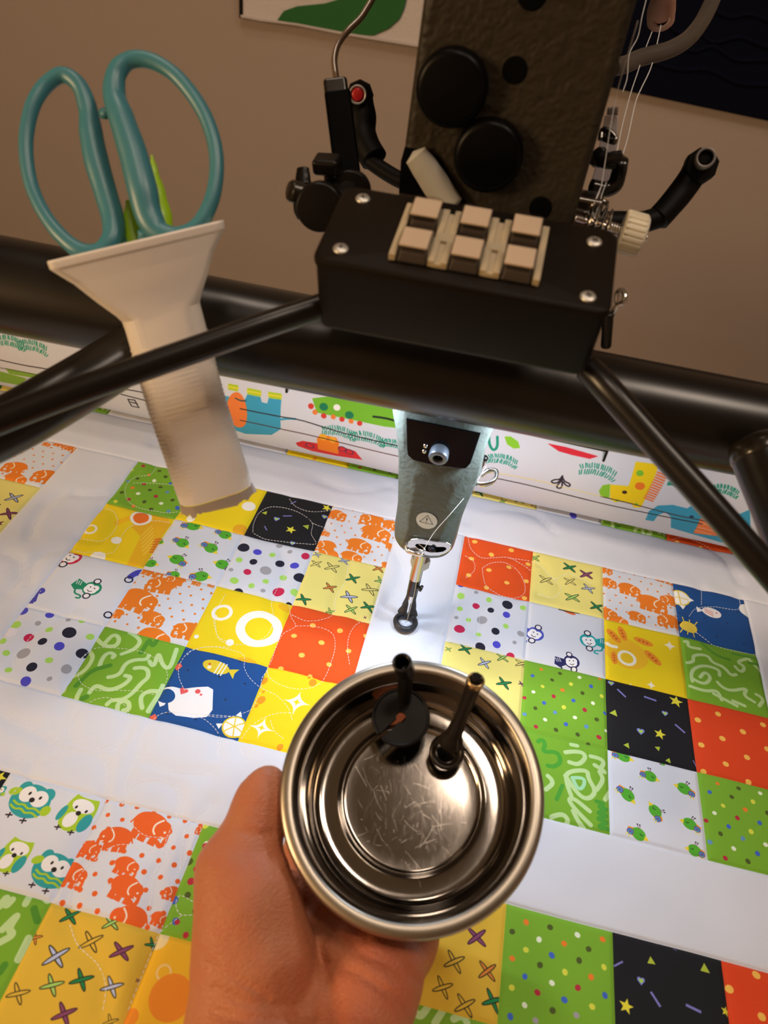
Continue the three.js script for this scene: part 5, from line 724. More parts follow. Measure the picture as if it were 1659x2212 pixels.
// ------------------------------------------------------------------ things behind the machine
{
  // hanging quilts on the wall
  const hang = (name, label, pts, mat, depth = 0.012) => { const g = thing(name, label, 'hanging quilt'); part('cloth', boxUV(extrude(pts, depth, 0.003).translate(0, 0, -1), 0.05), mat, g); return g; };
  const q1 = hang('hanging_quilt', 'white quilt with a big green leaf and black edge, hung on the wall upper left', [[-.46327,.31456],[-.46452,.15047],[-.43396,.15007],[-.3748,.15266],[-.30133,.15138],[-.18196,.15287],[-.07174,.15445],[-.11545,.3567]], std({ color: lin(0.62, 0.58, 0.58), roughness: 0.9, bumpMap: noiseTex, bumpScale: 0.0008 }));
  part('green_leaf', extrude([[-.40462,.15602],[-.39474,.1694],[-.37471,.17817],[-.33203,.18778],[-.2907,.204],[-.26599,.23542],[-.21435,.25868],[-.20707,.22698],[-.21129,.19812],[-.21647,.18462],[-.23028,.17082],[-.25319,.15846],[-.27888,.15524],[-.32986,.15614],[-.37373,.15571]], 0.004, 0.0008).translate(0, 0, -0.989), std({ color: lin(0.018, 0.13, 0.028), roughness: 0.85, bumpMap: noiseTex, bumpScale: 0.0008 }), q1, 'green leaf patch');
  part('binding', [extrude([[-.46724,.31406],[-.45981,.31496],[-.45935,.15107],[-.46681,.14938]], 0.014, 0.003).translate(0, 0, -1)], M.matt, q1, 'black binding edge');
  part('hem', extrude([[-.46305,.15475],[-.43265,.15434],[-.37378,.15691],[-.30075,.15622],[-.18202,.15766],[-.07238,.1592],[-.0715,.1551],[-.18138,.15352],[-.30039,.15204],[-.37363,.15332],[-.43261,.15073],[-.46307,.15113]], 0.004, 0.0012).translate(0, 0, -0.9885), std({ color: lin(0.55, 0.5, 0.5), roughness: 0.9 }), q1);
  const nav = hang('hanging_quilt', 'dark navy quilt with wavy stitching, hung on the wall upper right', [[-.08509,.36038],[-.04337,.15395],[.02779,.15034],[.12686,.14509],[.23812,.14198],[.37531,.13843],[.64247,.13379],[.46215,.42668]], phy({ color: lin(0.002, 0.003, 0.011), roughness: 0.95, specularIntensity: 0.2 }), 0.014);
  for (const pts of [[V(.15438,.23968,-.9845),V(.18488,.22751,-.9845),V(.20127,.23549,-.9845),V(.23201,.22331,-.9845),V(.26622,.23402,-.9845),V(.30625,.22887,-.9845),V(.34058,.23849,-.9845)], [V(.17649,.21498,-.9845),V(.21165,.20888,-.9845),V(.23416,.21799,-.9845),V(.27102,.20762,-.9845),V(.31341,.21299,-.9845),V(.35302,.21224,-.9845)], [V(.21728,.25965,-.9845),V(.24458,.25496,-.9845),V(.26706,.26145,-.9845),V(.30745,.25547,-.9845)], [V(.15292,.18831,-.9845),V(.20132,.18403,-.9845),V(.23894,.18989,-.9845),V(.28932,.18009,-.9845),V(.33897,.18678,-.9845)]]) part('quilted_wave', tube(pts, 0.0028, { seg: 60, n: 8 }), phy({ color: lin(0.003, 0.004, 0.013), roughness: 0.95, specularIntensity: 0.2 }), nav);
  // pink ceramic thread tube and its threads
  const tg = thing('thread_guide_arm', 'pinkish guide arm with an eyelet at its tip, upper right', 'thread guide');
  part('arm', tube([V(.06395,.31476,-.19225),V(.06242,.31877,-.18894),V(.0606,.32497,-.18086),V(.05861,.33188,-.17339)], [0.0072, 0.0074, 0.0066, 0.006], { seg: 40, n: 24 }), std({ color: lin(0.55, 0.3, 0.22), roughness: 0.5 }), tg);
  const e = V(.0631,.31619,-.18343), dd = V(-.14097,.12039,1.24007).normalize();
  part('eyelet', along(lathe([[0.0028, -0.002], [0.004, -0.001], [0.0044, 0.0004], [0.0036, 0.001], [0.0028, 0.0002]], 32), e, dd), std({ color: lin(0.6, 0.4, 0.32), roughness: 0.4 }), tg); part('eyelet_hole', along(lathe([[0, 0.0004], [0.0032, 0.0002], [0.0032, -0.002], [0, -0.002]], 24), e, dd), M.hole, tg);
  const th = thing('loose_thread', 'pair of pale threads hanging from the pink guide arm to the head', 'thread');
  part('strand', tube([V(.06303,.31431,-.17846),V(.06296,.3084,-.17063),V(.06151,.29872,-.15138),V(.05758,.29157,-.13144),V(.05536,.28848,-.11787),V(.05268,.27798,-.08181),V(.04945,.27279,-.05433)], 0.0003, { seg: 50, n: 6 }), M.thread, th); part('strand', tube([V(.05921,.31108,-.17526),V(.05641,.30314,-.15739),V(.05455,.297,-.1412),V(.05238,.29069,-.12349),V(.0496,.28122,-.09099),V(.04769,.27404,-.05924)], 0.00027, { seg: 50, n: 6 }), M.thread, th);
  const tl = thing('stray_thread', 'thin white thread close to the right edge of the head', 'thread'); part('strand', tube([V(.04442,.33291,-.09966),V(.04419,.3249,-.09264),V(.04458,.3178,-.08914),V(.04261,.31182,-.08373),V(.0441,.3032,-.07769),V(.0436,.29854,-.07357)], 0.00022, { seg: 40, n: 6 }), M.thread, tl);
  const tb = thing('clear_tube', 'translucent grey hose curving up behind the right of the head', 'hose');
  part('hose', tube([V(.04173,.29766,-.13784),V(.04718,.2987,-.14328),V(.05536,.30167,-.15335),V(.06886,.30551,-.16469),V(.07803,.30993,-.17612),V(.08417,.31618,-.18884),V(.08826,.32375,-.20251),V(.09082,.33061,-.21541)], 0.0042, { seg: 60, n: 20 }), phy({ color: lin(0.1, 0.08, 0.065), roughness: 0.35, specularIntensity: 0.5 }), tb);
}

// ------------------------------------------------------------------ scissors in their holder
{
  const h = thing('scissors_holder', 'white plastic scissors holder with a flared mouth and torn lower end behind the left handlebar', 'holder');
  const a = V(-.12148,.24997,.0691), b = V(-.08424,.16051,.09158), ax = b.clone().sub(a).normalize(), L = a.distanceTo(b);
  const fw = V(.38121,.54687,.81586).normalize(), X = new THREE.Vector3().crossVectors(ax, fw).normalize().negate(), Zd = new THREE.Vector3().crossVectors(X, ax).normalize();
  const rg = (t, w, d, r, sh = 0, tilt = 0) => rrect(w, d, r, 7).map(([x, z]) => a.clone().addScaledVector(ax, t).addScaledVector(X, x + sh).addScaledVector(Zd, z).addScaledVector(ax, tilt * x));
  // t along the axis, width, depth, corner radius, sideways shift
  const outer = [[0.0005, 0.0606, 0.0305, 0.0035], [-0.0006, 0.0612, 0.031, 0.0036], [0.0, 0.0616, 0.0315, 0.0038], [0.0022, 0.0612, 0.0312, 0.0038], [0.003, 0.0598, 0.0298, 0.0034], [0.0085, 0.05, 0.0268, 0.0036], [0.016, 0.0405, 0.0242, 0.0042], [0.0225, 0.0315, 0.0224, 0.0058], [0.025, 0.0292, 0.022, 0.0076], [0.028, 0.0289, 0.022, 0.0076], [L * 0.6, 0.0295, 0.0222, 0.0085], [L - 0.001, 0.0302, 0.0225, 0.009]];
  const SH = (t) => -0.002 + 0.0012 * Math.exp(-t / 0.01) + 0.0042 * Math.exp(-Math.pow((t - 0.026) / 0.022, 2)) * 0.4;
  const o = outer.map(([t, w, d, r]) => rg(t, w, d, r, SH(t))), inn = outer.map(([t, w, d, r]) => rg(t, w - 0.0028, d - 0.0028, Math.max(0.002, r - 0.0014), SH(t))).slice(3).reverse();
  const g = loft([...o, ...inn, o[0]], false, false, 0.42);
  M.holder = phy({ color: lin(0.82, 0.76, 0.7), roughness: 0.42, clearcoat: 0.25, clearcoatRoughness: 0.35 });
  part('sleeve', g, M.holder, h);
  // printed layer lines on the lower sleeve
  const ribs = []; for (let i = 0; i < 34; i++) { const t = L * (0.36 + 0.6 * i / 34), w = 0.0293 + 0.0009 * t / L; ribs.push(loft([rg(t - 0.0003, w + 0.0001, 0.0222, 0.0084, SH(t)), rg(t, w + 0.00028, 0.02248, 0.0085, SH(t)), rg(t + 0.0003, w + 0.0001, 0.0222, 0.0084, SH(t))], false, false, 1.2)); }
  part('layer_line', ribs, M.holder, h, null, 'stuff');
  // ragged tape at the lower end
  const tape = []; const n = 60, P = [], idx = [];
  const e0 = rrect(0.0316, 0.0238, 0.0095, 14);
  const tg = (() => { const r0 = [], r1 = [], r2 = []; e0.forEach(([x, z], i) => { const rag = 0.0022 + 0.0019 * Math.abs(noise.noise(i * 0.37, 2.2, 0)) * 2 + 0.0011 * noise.noise(i * 1.3, 0, 5); const q = (t, k) => a.clone().addScaledVector(ax, t).addScaledVector(X, x * k + SH(L)).addScaledVector(Zd, z * k); r0.push(q(L - 0.0008, 0.955)); r1.push(q(L + rag * 0.5, 0.975 + 0.03 * noise.noise(i * 0.5, 9, 1))); r2.push(q(L + rag, 1.0 + 0.09 * noise.noise(i * 0.45, 7, 3))); }); return loft([r0, r1, r2, r1.map((p) => p.clone().addScaledVector(Zd, -0.0002)), r0.map((p) => p.clone().addScaledVector(Zd, -0.0003))], false, false, 0.6); })();
  part('torn_tape', tg, std({ color: lin(0.36, 0.29, 0.23), roughness: 0.7 }), h, 'torn brownish tape edge');
}
{
  const s = thing('scissors', 'pair of teal-handled scissors standing handles up in the white holder', 'scissors');
  M.teal = phy({ color: lin(0.045, 0.2, 0.245), roughness: 0.38, clearcoat: 0.2, clearcoatRoughness: 0.4, sheen: 0.3 });
  const loopGeo = (l, fl) => { const pts = l.map((q) => q[0]), r = l.map((q) => q[1]); return tube(pts, r, { seg: 150, n: 24, closed: true, flat: fl, flatDir: V(.52239,.34404,.9789).normalize() }); };
  const left = [[V(-.16574,.28975,.02946),.00282],[V(-.17064,.28667,.03263),.00276],[V(-.17326,.28123,.03898),.00268],[V(-.17362,.27329,.04594),.00262],[V(-.17175,.26611,.05202),.00256],[V(-.16716,.25779,.05883),.00256],[V(-.15945,.25093,.06538),.00255],[V(-.15067,.24598,.07016),.00279],[V(-.14312,.24313,.0719),.00317],[V(-.13706,.2431,.06999),.00356],[V(-.13397,.2468,.06513),.00396],[V(-.13566,.25143,.05992),.0041],[V(-.14113,.25836,.05308),.00425],[V(-.14694,.2666,.04647),.0045],[V(-.15122,.27403,.0404),.00425],[V(-.1546,.28107,.03459),.00347],[V(-.15931,.28766,.03064),.00295]];
  const right = [[V(-.14145,.29553,.03398),.00341],[V(-.13835,.29878,.03083),.00298],[V(-.13208,.29978,.02933),.00279],[V(-.12268,.29758,.03032),.00261],[V(-.11366,.29245,.0339),.00261],[V(-.10655,.28637,.0385),.00261],[V(-.1012,.27888,.04451),.00261],[V(-.09871,.27152,.05069),.00261],[V(-.09863,.26386,.05737),.00273],[V(-.10138,.2573,.06337),.00298],[V(-.10666,.25402,.06676),.00341],[V(-.1135,.2539,.06754),.00409],[V(-.11865,.25758,.06484),.00484],[V(-.12309,.2655,.0597),.00531],[V(-.12894,.27433,.05257),.00507],[V(-.13557,.28307,.0456),.00457],[V(-.14087,.28937,.0393),.00397]];
  part('handle', loopGeo(left, 0.85), M.teal, s, 'teal loop handle, left'); part('handle', loopGeo(right, 0.85), M.teal, s, 'teal loop handle, right');
  part('handle_shank', [tube([V(-.13455,.24877,.0628),V(-.13149,.24077,.06615),V(-.12774,.23493,.06821)], [0.004, 0.0045, 0.005], { seg: 20, n: 20, flat: 0.55, flatDir: V(.52239,.34404,.9789).normalize() }), tube([V(-.11711,.25358,.06685),V(-.11744,.2449,.06781),V(-.1188,.23724,.0693)], [0.005, 0.005, 0.005], { seg: 20, n: 20, flat: 0.5, flatDir: V(.52239,.34404,.9789).normalize() })], M.teal, s);
  part('stop', along(lathe([[0, 0.003], [0.0016, 0.0026], [0.002, 0], [0, 0]], 16), V(-.1457,.28209,.03947), V(0.6, 0.1, 0.6)), M.teal, s);
  const b0 = V(-.11476,.23068,.06997), b1 = V(-.08985,.17532,.0872);
  for (const k of [0, 1]) part('blade', along(toCreasedNormals(lathe([[0, 0], [0.003, 0.006], [0.0058, 0.06], [0.006, b0.distanceTo(b1)], [0, b0.distanceTo(b1)]], 4).scale(1, 1, 0.2), 0.5), b1.clone().addScaledVector(V(0.003, 0, 0), k), b0.clone().sub(b1)), M.steel, s);
}
{
  const s = thing('seam_tool', 'lime green pointed plastic handle standing behind the scissors in the holder', 'tool');
  const m = std({ color: lin(0.3, 0.52, 0.012), roughness: 0.35 });
  part('handle', tube([V(-.12913,.27018,.03758),V(-.12701,.26567,.0413),V(-.12396,.25967,.04691),V(-.1211,.25317,.05296),V(-.11912,.2454,.05955),V(-.11832,.2377,.06353),V(-.11764,.22716,.06467)], [0.0004, 0.0016, 0.0034, 0.0052, 0.0056, 0.005, 0.0042], { seg: 60, n: 20, flat: 0.6, flatDir: V(.52239,.34404,.9789).normalize() }), m, s);
  part('wing', tube([V(-.13399,.25611,.04968),V(-.13092,.25012,.05527),V(-.12716,.24405,.0602),V(-.12181,.23727,.06425)], [0.0012, 0.0032, 0.0042, 0.0042], { seg: 40, n: 16, flat: 0.6, flatDir: V(.52239,.34404,.9789).normalize() }), m, s);
}

// ------------------------------------------------------------------ steel dish in the hand, with two machine feet in it
const AX = V(-.06995,.9267,.36922), BC = V(.01836,.10052,.16571);
{
  const t = thing('steel_dish', 'round scratched stainless steel dish held in a left hand', 'dish');
  const q = new THREE.Quaternion().setFromUnitVectors(Y_AXIS, AX);
  t.position.copy(BC); t.quaternion.copy(q);
  const N = 128;
  M.bowl = std({ color: lin(0.33, 0.315, 0.3), metalness: 1, roughness: 0.09 });
  M.bowlRim = std({ color: lin(0.4, 0.36, 0.3), metalness: 1, roughness: 0.36 });
  const rim = [[0.0452, -0.0012], [0.0455, -0.0004], [0.0462, 0.0], [0.0478, 0.0001], [0.0494, -0.0003], [0.0503, -0.0011], [0.0507, -0.0022], [0.0505, -0.0032], [0.0498, -0.0038], [0.0488, -0.0038], [0.0484, -0.0034]];
  part('rim', lathe(rim, N), M.bowlRim, t, 'brushed flat rim of the dish');
  const wall = [[0.0385, -0.0247], [0.0394, -0.0242], [0.0402, -0.0232], [0.0408, -0.0215], [0.0413, -0.019], [0.0421, -0.0135], [0.0429, -0.009], [0.0436, -0.0058], [0.0444, -0.0034], [0.0449, -0.002], [0.0452, -0.0012]];
  part('wall', lathe(wall, N), M.bowl, t, 'polished inner wall');
  const out = [[0, -0.0278], [0.034, -0.0278], [0.0382, -0.0268], [0.0404, -0.0245], [0.0416, -0.02], [0.0432, -0.0105], [0.0446, -0.006], [0.0468, -0.004], [0.0484, -0.0034]];
  part('outer_shell', lathe(out, N), M.bowl, t);
  // floor: flat, a raised ring, a trough at its edge; scratched
  const S = 1024, c = canvas(S, S); ctx = c.getContext('2d'); ctx.fillStyle = 'rgb(0,26,0)'; ctx.fillRect(0, 0, S, S);
  for (let i = 0; i < 5200; i++) { ctx.strokeStyle = `rgba(0,${40 + rnd() * 40},0,0.2)`; ctx.lineWidth = 1; const x = rnd() * S, y = rnd() * S, l = 20 + rnd() * 60; ctx.beginPath(); ctx.moveTo(x, y); ctx.lineTo(x + l * 0.15, y + l); ctx.stroke(); }
  const spots = [[0.42, 0.6], [0.62, 0.52], [0.6, 0.6], [0.5, 0.42], [0.4, 0.52], [0.55, 0.7], [0.3, 0.4], [0.7, 0.6], [0.48, 0.66], [0.36, 0.66]];
  for (let i = 0; i < 170; i++) {
    const [sx, sy] = spots[Math.floor(rnd() * spots.length)], x = S * (sx + (rnd() - 0.5) * 0.26), y = S * (sy + (rnd() - 0.5) * 0.22), a = rnd() < 0.35 ? 0.6 + rnd() * 0.6 : rnd() * 3.1, l = 5 + Math.pow(rnd(), 4) * 130, w = (rnd() - 0.5) * l * 0.3;
    ctx.strokeStyle = `rgba(0,${120 + rnd() * 100},0,${0.4 + rnd() * 0.5})`; ctx.lineWidth = 0.5 + rnd() * 0.6; ctx.beginPath(); ctx.moveTo(x, y); ctx.quadraticCurveTo(x + Math.cos(a) * l / 2 - Math.sin(a) * w, y + Math.sin(a) * l / 2 + Math.cos(a) * w, x + Math.cos(a) * l, y + Math.sin(a) * l); ctx.stroke();
  }
  const rt = ctex(c, true);
  const fl = [[0, -0.0252], [0.01, -0.0252], [0.022, -0.0252], [0.0268, -0.0252], [0.0276, -0.0249], [0.0281, -0.0244], [0.0286, -0.0243], [0.0291, -0.0246], [0.0298, -0.0253], [0.031, -0.0256], [0.035, -0.0256], [0.037, -0.0255], [0.0378, -0.0251], [0.0385, -0.0247]];
  const g = lathe(fl, N), p = g.attributes.position, u = g.attributes.uv; for (let i = 0; i < p.count; i++) u.setXY(i, 0.5 + p.getX(i) / 0.08, 0.5 - p.getZ(i) / 0.08);
  part('floor_disc', g, std({ color: lin(0.3, 0.275, 0.25), metalness: 1, roughness: 1, roughnessMap: rt, bumpMap: rt, bumpScale: 0.00004 }), t, 'flat scratched floor of the dish with a raised ring');
  for (const m of [M.bowl, M.bowlRim]) m.side = THREE.DoubleSide;
}
{
  M.footBlack = phy({ color: lin(0.004, 0.0035, 0.0035), roughness: 0.45, specularIntensity: 0.35 });
  const t = thing('disc_foot', 'black machine foot with a slotted round disc and a hollow stem, standing in the dish', 'machine foot');
  const c = V(.00873,.10605,.13987), ax = AX.clone().add(V(-0.02, 0.06, 0.06)).normalize();
  const q = new THREE.Quaternion().setFromUnitVectors(V(0, 0, 1), ax);
  // slot towards lower left in the picture
  const xr = V(1, 0, 0).applyQuaternion(q), yr = V(0, 1, 0).applyQuaternion(q), sd = V(.00228,.09815,.14741).sub(c), sa = Math.atan2(sd.dot(yr), sd.dot(xr));
  const R = 0.0116, hw = 0.0008, pts = [], a0 = hw / R; for (let i = 0; i <= 72; i++) { const a = sa + a0 + (2 * Math.PI - 2 * a0) * i / 72; pts.push([Math.cos(a) * R, Math.sin(a) * R]); }
  const hr = 0.0019, h0 = Math.asin(hw / hr); for (let i = 0; i <= 24; i++) { const a = sa - h0 - (2 * Math.PI - 2 * h0) * i / 24; pts.push([Math.cos(a) * hr, Math.sin(a) * hr]); }
  const disc = extrude(pts, 0.0016, 0.0003).translate(0, 0, -0.0008).applyQuaternion(q).translate(c.x, c.y, c.z);
  const lipPts = (rr) => { const o = []; for (let i = 0; i <= 72; i++) { const a = sa + 0.1 + (2 * Math.PI - 0.2) * i / 72; o.push(V(Math.cos(a) * rr, Math.sin(a) * rr, 0.0009).applyQuaternion(q).add(c)); } return o; };
  part('disc', [disc, tube(lipPts(R - 0.0005), 0.0007, { seg: 144, n: 8 })], M.footBlack, t);
  const a = V(.00848,.11409,.13687), e = V(.0055,.14951,.14418), d = e.clone().sub(a);
  part('stem', tube([c.clone().addScaledVector(yr, 0.0085), a, a.clone().addScaledVector(d, 0.35), a.clone().addScaledVector(d, 0.75)], [0.0022, 0.0024, 0.0029, 0.0034], { seg: 40, n: 24 }), M.footBlack, t);
  const Lc = d.length() * 0.3; part('collar', along(lathe([[0, 0], [0.0036, 0], [0.0037, Lc - 0.0006], [0.0034, Lc], [0.0027, Lc], [0.0025, Lc - 0.0006], [0.0025, Lc - 0.008], [0, Lc - 0.008]], 36), a.clone().addScaledVector(d, 0.7), d.clone().add(V(-0.004, 0, 0.008))), std({ color: lin(0.01, 0.009, 0.009), roughness: 0.25, metalness: 0.4 }), t);
}
{
  const t = thing('ring_foot', 'dark machine foot with an open ring and a brass-edged nut, leaning in the dish', 'machine foot');
  const c = V(.02986,.09667,.14396), n = V(.03212,.14475,.14303), d = n.clone().sub(c), ax = AX.clone().add(V(0.02, -0.05, 0.22)).normalize();
  const m = std({ color: lin(0.02, 0.016, 0.013), roughness: 0.34, metalness: 0.5 });
  const cup = along(lathe([[0.0044, -0.0028], [0.0062, -0.003], [0.007, -0.002], [0.0071, 0.0012], [0.0065, 0.0022], [0.0056, 0.0022], [0.0045, 0.0012], [0.0041, -0.0012], [0.0044, -0.0028]], 48), c, ax);
  const dir = d.clone().normalize();
  const sh = tube([c.clone().addScaledVector(dir, 0.006).addScaledVector(ax, 0.0004), c.clone().addScaledVector(d, 0.32), c.clone().addScaledVector(d, 0.55), c.clone().addScaledVector(d, 0.93)], [0.0052, 0.0032, 0.0024, 0.0029], { seg: 40, n: 20, flat: 0.75, flatDir: ax });
  part('ring', cup, m, t); part('shank', sh, m, t);
  part('brass_nut', along(lathe([[0.0021, 0], [0.0031, -0.001], [0.0034, 0.0006], [0.0034, 0.0022], [0.0029, 0.003], [0.0022, 0.0027], [0.0021, 0.001], [0.0021, 0]], 30), n.clone().addScaledVector(dir, -0.002), d.clone().add(V(-0.003, 0.004, 0.006))), std({ color: lin(0.6, 0.42, 0.2), metalness: 1, roughness: 0.25 }), t, 'brass coloured nut');
  part('rod_end', along(toCreasedNormals(lathe([[0, 0.0052], [0.0018, 0.005], [0.0021, 0.0044], [0.0021, -0.001], [0, -0.001]], 6), 0.4), n.clone().addScaledVector(dir, -0.002), d.clone().add(V(-0.003, 0.004, 0.006))), M.footBlack, t);
}

// ------------------------------------------------------------------ the hand
{
  const J = (l) => l, bones = [];
  const chain = (l) => { for (let i = 0; i + 1 < l.length; i++) bones.push([l[i][0], l[i + 1][0], l[i][1], l[i + 1][1]]); };
  chain([[V(-.00167,.069,.28839),.0237],[V(-.01925,.04183,.24065),.02241],[V(-.02424,.05821,.22085),.02142],[V(-.03115,.06814,.20821),.01825],[V(-.03897,.07063,.19949),.01405]]);
  chain([[V(-.03897,.07063,.19949),.01405],[V(-.03777,.07603,.18668),.00968],[V(-.0371,.07949,.17826),.00909],[V(-.03722,.08238,.17349),.0075],[V(-.03686,.08489,.16953),.00551]]);
  chain([[V(-.02469,.05701,.19865),.01085],[V(-.01642,.03632,.19193),.01152]]);
  chain([[V(.02335,.06932,.28297),.02312],[V(.01513,.04366,.23297),.02055],[V(.01739,.04987,.21668),.01942],[V(.02628,.04091,.19565),.01566],[V(.03475,.02766,.17843),.01077]]);
  chain([[V(-.0019,.02855,.23321),.01753],[V(-.00595,.03807,.21465),.01658],[V(-.00613,.02461,.19048),.01576],[V(-.0171,.0296,.16724),.01155]]);
  chain([[V(-.0019,.02855,.23321),.01753],[V(.00412,.03402,.2092),.01582],[V(.00685,.02348,.18485),.01436],[V(-.00094,.02659,.16694),.01158]]); chain([[V(.00546,.03351,.22815),.01753],[V(.01777,.03411,.20244),.01566],[V(.01906,.02546,.18058),.0136],[V(.01649,.02495,.16797),.01114]]);
  const fingers = [[[V(-.0171,.0296,.16724),.01114],[V(-.01784,.05434,.14705),.00946],[V(-.01664,.07213,.13407),.00879],[V(-.01546,.08423,.12605),.00731]], [[V(-.00094,.02659,.16694),.01117],[V(.0026,.05432,.14371),.0099],[V(.00522,.07392,.129),.00902],[V(.00582,.0884,.1203),.00731]], [[V(.01649,.02495,.16797),.01072],[V(.02488,.05003,.14657),.00946],[V(.03002,.06757,.13341),.00858],[V(.03207,.08062,.12448),.00731]], [[V(.03471,.02631,.17695),.00963],[V(.04617,.03875,.15696),.00858],[V(.05205,.0507,.14728),.00774],[V(.05423,.06152,.14028),.00668]]];
  const view = V(-.04101,-.94931,-.31166);
  const groove = [[0.0016, 0.0026, [V(-.01892,.07691,.19668),V(-.01131,.06712,.20446),V(-.00152,.05713,.21488),V(.00522,.05188,.22412),V(.01149,.04558,.23432),V(.01563,.03948,.24189)]], [0.001, 0.0018, [V(-.00425,.06397,.20652),V(.00985,.05765,.21063),V(.02656,.05433,.21187),V(.03614,.05149,.2134)]], [0.0009, 0.0016, [V(.00092,.05477,.2167),V(.01335,.05587,.21716),V(.02687,.05092,.22014),V(.03568,.04525,.22555)]], [0.0007, 0.0014, [V(-.00104,.059,.21054),V(.00609,.05853,.21024),V(.01414,.06086,.20741)]],
    [0.0007, 0.0018, [V(-.02617,.07897,.1956),V(-.02326,.07504,.19874),V(-.01613,.07457,.19844)]], [0.0006, 0.0014, [V(-.03373,.05866,.23405),V(-.02137,.05752,.23515),V(-.00515,.05708,.23259)]], [0.0006, 0.0013, [V(-.03873,.06438,.22955),V(-.02635,.06322,.23066),V(-.01545,.05836,.2325)]], [0.0006, 0.0014, [V(-.04103,.08003,.18949),V(-.03371,.08082,.18941),V(-.02867,.08154,.18695)]], [0.0006, 0.0013, [V(-.03177,.05372,.2395),V(-.01657,.05539,.23919),V(.00198,.05658,.23365)]]];
  const tmp = V(0, 0, 0), ab = V(0, 0, 0);
  const cap = (p, a, b, ra, rb) => { ab.subVectors(b, a); tmp.subVectors(p, a); const h = Math.max(0, Math.min(1, tmp.dot(ab) / ab.lengthSq())); return tmp.addScaledVector(ab, -h).length() - (ra + (rb - ra) * h); };
  const smin = (a, b, k) => { const h = Math.max(k - Math.abs(a - b), 0) / k; return Math.min(a, b) - h * h * k * 0.25; };
  const segDist = (p, a, b) => { ab.subVectors(b, a); ab.addScaledVector(view, -ab.dot(view)); tmp.subVectors(p, a); tmp.addScaledVector(view, -tmp.dot(view)); const h = Math.max(0, Math.min(1, tmp.dot(ab) / ab.lengthSq())); return tmp.addScaledVector(ab, -h).length(); };
  function field(p) {
    let d = 1; for (const [a, b, ra, rb] of bones) d = smin(d, cap(p, a, b, ra, rb), 0.0075);
    for (const f of fingers) { let e = 1; for (let i = 0; i < 3; i++) e = smin(e, cap(p, f[i][0], f[i + 1][0], f[i][1], f[i + 1][1]), 0.003); d = smin(d, e, 0.004); }
    if (Math.abs(d) < 0.006) {
      for (const [dep, w, l] of groove) { let m = 1; for (let i = 0; i + 1 < l.length; i++) m = Math.min(m, segDist(p, l[i], l[i + 1])); if (m < w * 3) d += dep * Math.exp(-m * m / (w * w)); }
      d += 0.0008 * noise.noise(p.x * 70, p.y * 70, p.z * 70) + 0.00012 * noise.noise(p.x * 420, p.y * 420, p.z * 420);
    }
    return d;
  }
  // surface nets
  const all = [...bones.flatMap(([a, b, ra, rb]) => [[a, ra], [b, rb]]), ...fingers.flat()], bb = new THREE.Box3(); all.forEach(([p, r]) => { bb.expandByPoint(p.clone().addScalar(r + 0.004)); bb.expandByPoint(p.clone().addScalar(-r - 0.004)); });
  const H = 0.0017, dim = bb.max.clone().sub(bb.min).divideScalar(H).ceil(), [nx, ny, nz] = [dim.x + 1, dim.y + 1, dim.z + 1], F = new Float32Array(nx * ny * nz), at = (i, j, k) => (k * ny + j) * nx + i;
  const q = V(0, 0, 0); for (let k = 0; k < nz; k++) for (let j = 0; j < ny; j++) for (let i = 0; i < nx; i++) F[at(i, j, k)] = field(q.set(bb.min.x + i * H, bb.min.y + j * H, bb.min.z + k * H));
  const id = new Int32Array(nx * ny * nz).fill(-1), P = [], N = [], C = [], idx = [];
  for (let k = 0; k < nz - 1; k++) for (let j = 0; j < ny - 1; j++) for (let i = 0; i < nx - 1; i++) {
    let s = 0, x = 0, y = 0, z = 0, inside = 0; const v = []; for (let c = 0; c < 8; c++) { v[c] = F[at(i + (c & 1), j + ((c >> 1) & 1), k + (c >> 2))]; if (v[c] < 0) inside++; }
    if (inside === 0 || inside === 8) continue;
    for (let a = 0; a < 8; a++) for (const b of [1, 2, 4]) if (!(a & b)) { const c = a | b; if ((v[a] < 0) !== (v[c] < 0)) { const t = v[a] / (v[a] - v[c]); x += (a & 1) + (b === 1 ? t : 0); y += ((a >> 1) & 1) + (b === 2 ? t : 0); z += (a >> 2) + (b === 4 ? t : 0); s++; } }
    id[at(i, j, k)] = P.length / 3; const px = bb.min.x + (i + x / s) * H, py = bb.min.y + (j + y / s) * H, pz = bb.min.z + (k + z / s) * H; P.push(px, py, pz);
    const e = 0.0008, g = V(field(q.set(px + e, py, pz)) - field(q.set(px - e, py, pz)), field(q.set(px, py + e, pz)) - field(q.set(px, py - e, pz)), field(q.set(px, py, pz + e)) - field(q.set(px, py, pz - e))).normalize(); N.push(g.x, g.y, g.z);
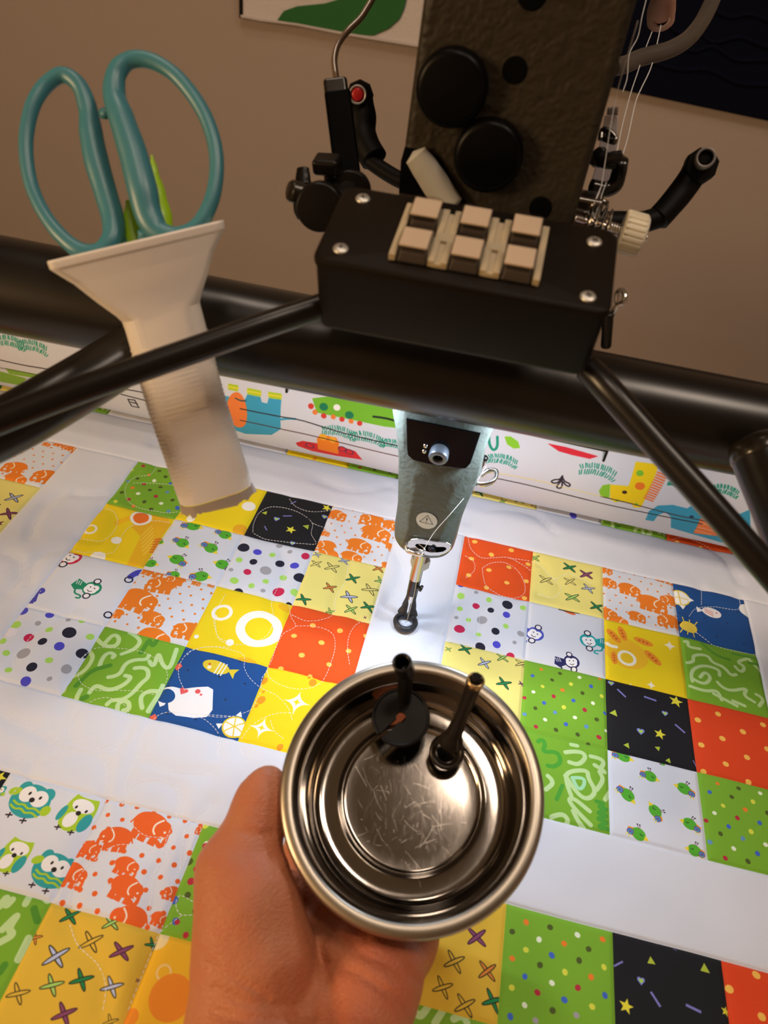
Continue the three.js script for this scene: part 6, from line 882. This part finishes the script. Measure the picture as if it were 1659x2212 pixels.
    const m = 0.5 + 0.5 * noise.noise(px * 45, py * 45, pz * 45), m2 = 0.5 + 0.5 * noise.noise(px * 190 + 3, py * 190, pz * 190);
    const red = Math.min(1, Math.max(0, 0.32 * m + 0.3 * m2 + (px > 0.006 ? 0.28 : 0) * Math.min(1, Math.max(0, (px - 0.0) / 0.012)))); C.push(0.46 + 0.05 * red, 0.185 - 0.08 * red, 0.085 - 0.035 * red);
  }
  const quad = (a, b, c, d, f) => { if (a < 0 || b < 0 || c < 0 || d < 0) return; f ? idx.push(a, b, c, a, c, d) : idx.push(a, c, b, a, d, c); };
  for (let k = 1; k < nz - 1; k++) for (let j = 1; j < ny - 1; j++) for (let i = 1; i < nx - 1; i++) {
    const s = F[at(i, j, k)] < 0;
    if (s !== F[at(i + 1, j, k)] < 0) quad(id[at(i, j - 1, k - 1)], id[at(i, j, k - 1)], id[at(i, j, k)], id[at(i, j - 1, k)], s);
    if (s !== F[at(i, j + 1, k)] < 0) quad(id[at(i - 1, j, k - 1)], id[at(i - 1, j, k)], id[at(i, j, k)], id[at(i, j, k - 1)], s);
    if (s !== F[at(i, j, k + 1)] < 0) quad(id[at(i - 1, j - 1, k)], id[at(i, j - 1, k)], id[at(i, j, k)], id[at(i - 1, j, k)], s);
  }
  const g = new THREE.BufferGeometry(); g.setAttribute('position', new THREE.Float32BufferAttribute(P, 3)); g.setAttribute('normal', new THREE.Float32BufferAttribute(N, 3)); g.setAttribute('color', new THREE.Float32BufferAttribute(C, 3)); g.setIndex(idx);
  g.setAttribute('uv', new THREE.Float32BufferAttribute(Array.from({ length: P.length / 3 }, (_, i) => [P[i * 3] / 0.016, (P[i * 3 + 2] - P[i * 3 + 1] * 0.5) / 0.016]).flat(), 2));
  const m = part('person', g, phy({ vertexColors: true, roughness: 0.5, specularIntensity: 0.7, bumpMap: noiseTex, bumpScale: 0.0003 }), scene);
  m.userData = { label: 'bare left hand, palm up, holding the steel dish with its thumb against the side', category: 'person' };
}

scene.traverse((o) => { if (o.isLight) o.castShadow = o.isRectAreaLight ? o.castShadow : true; });
renderer.render(scene, camera);
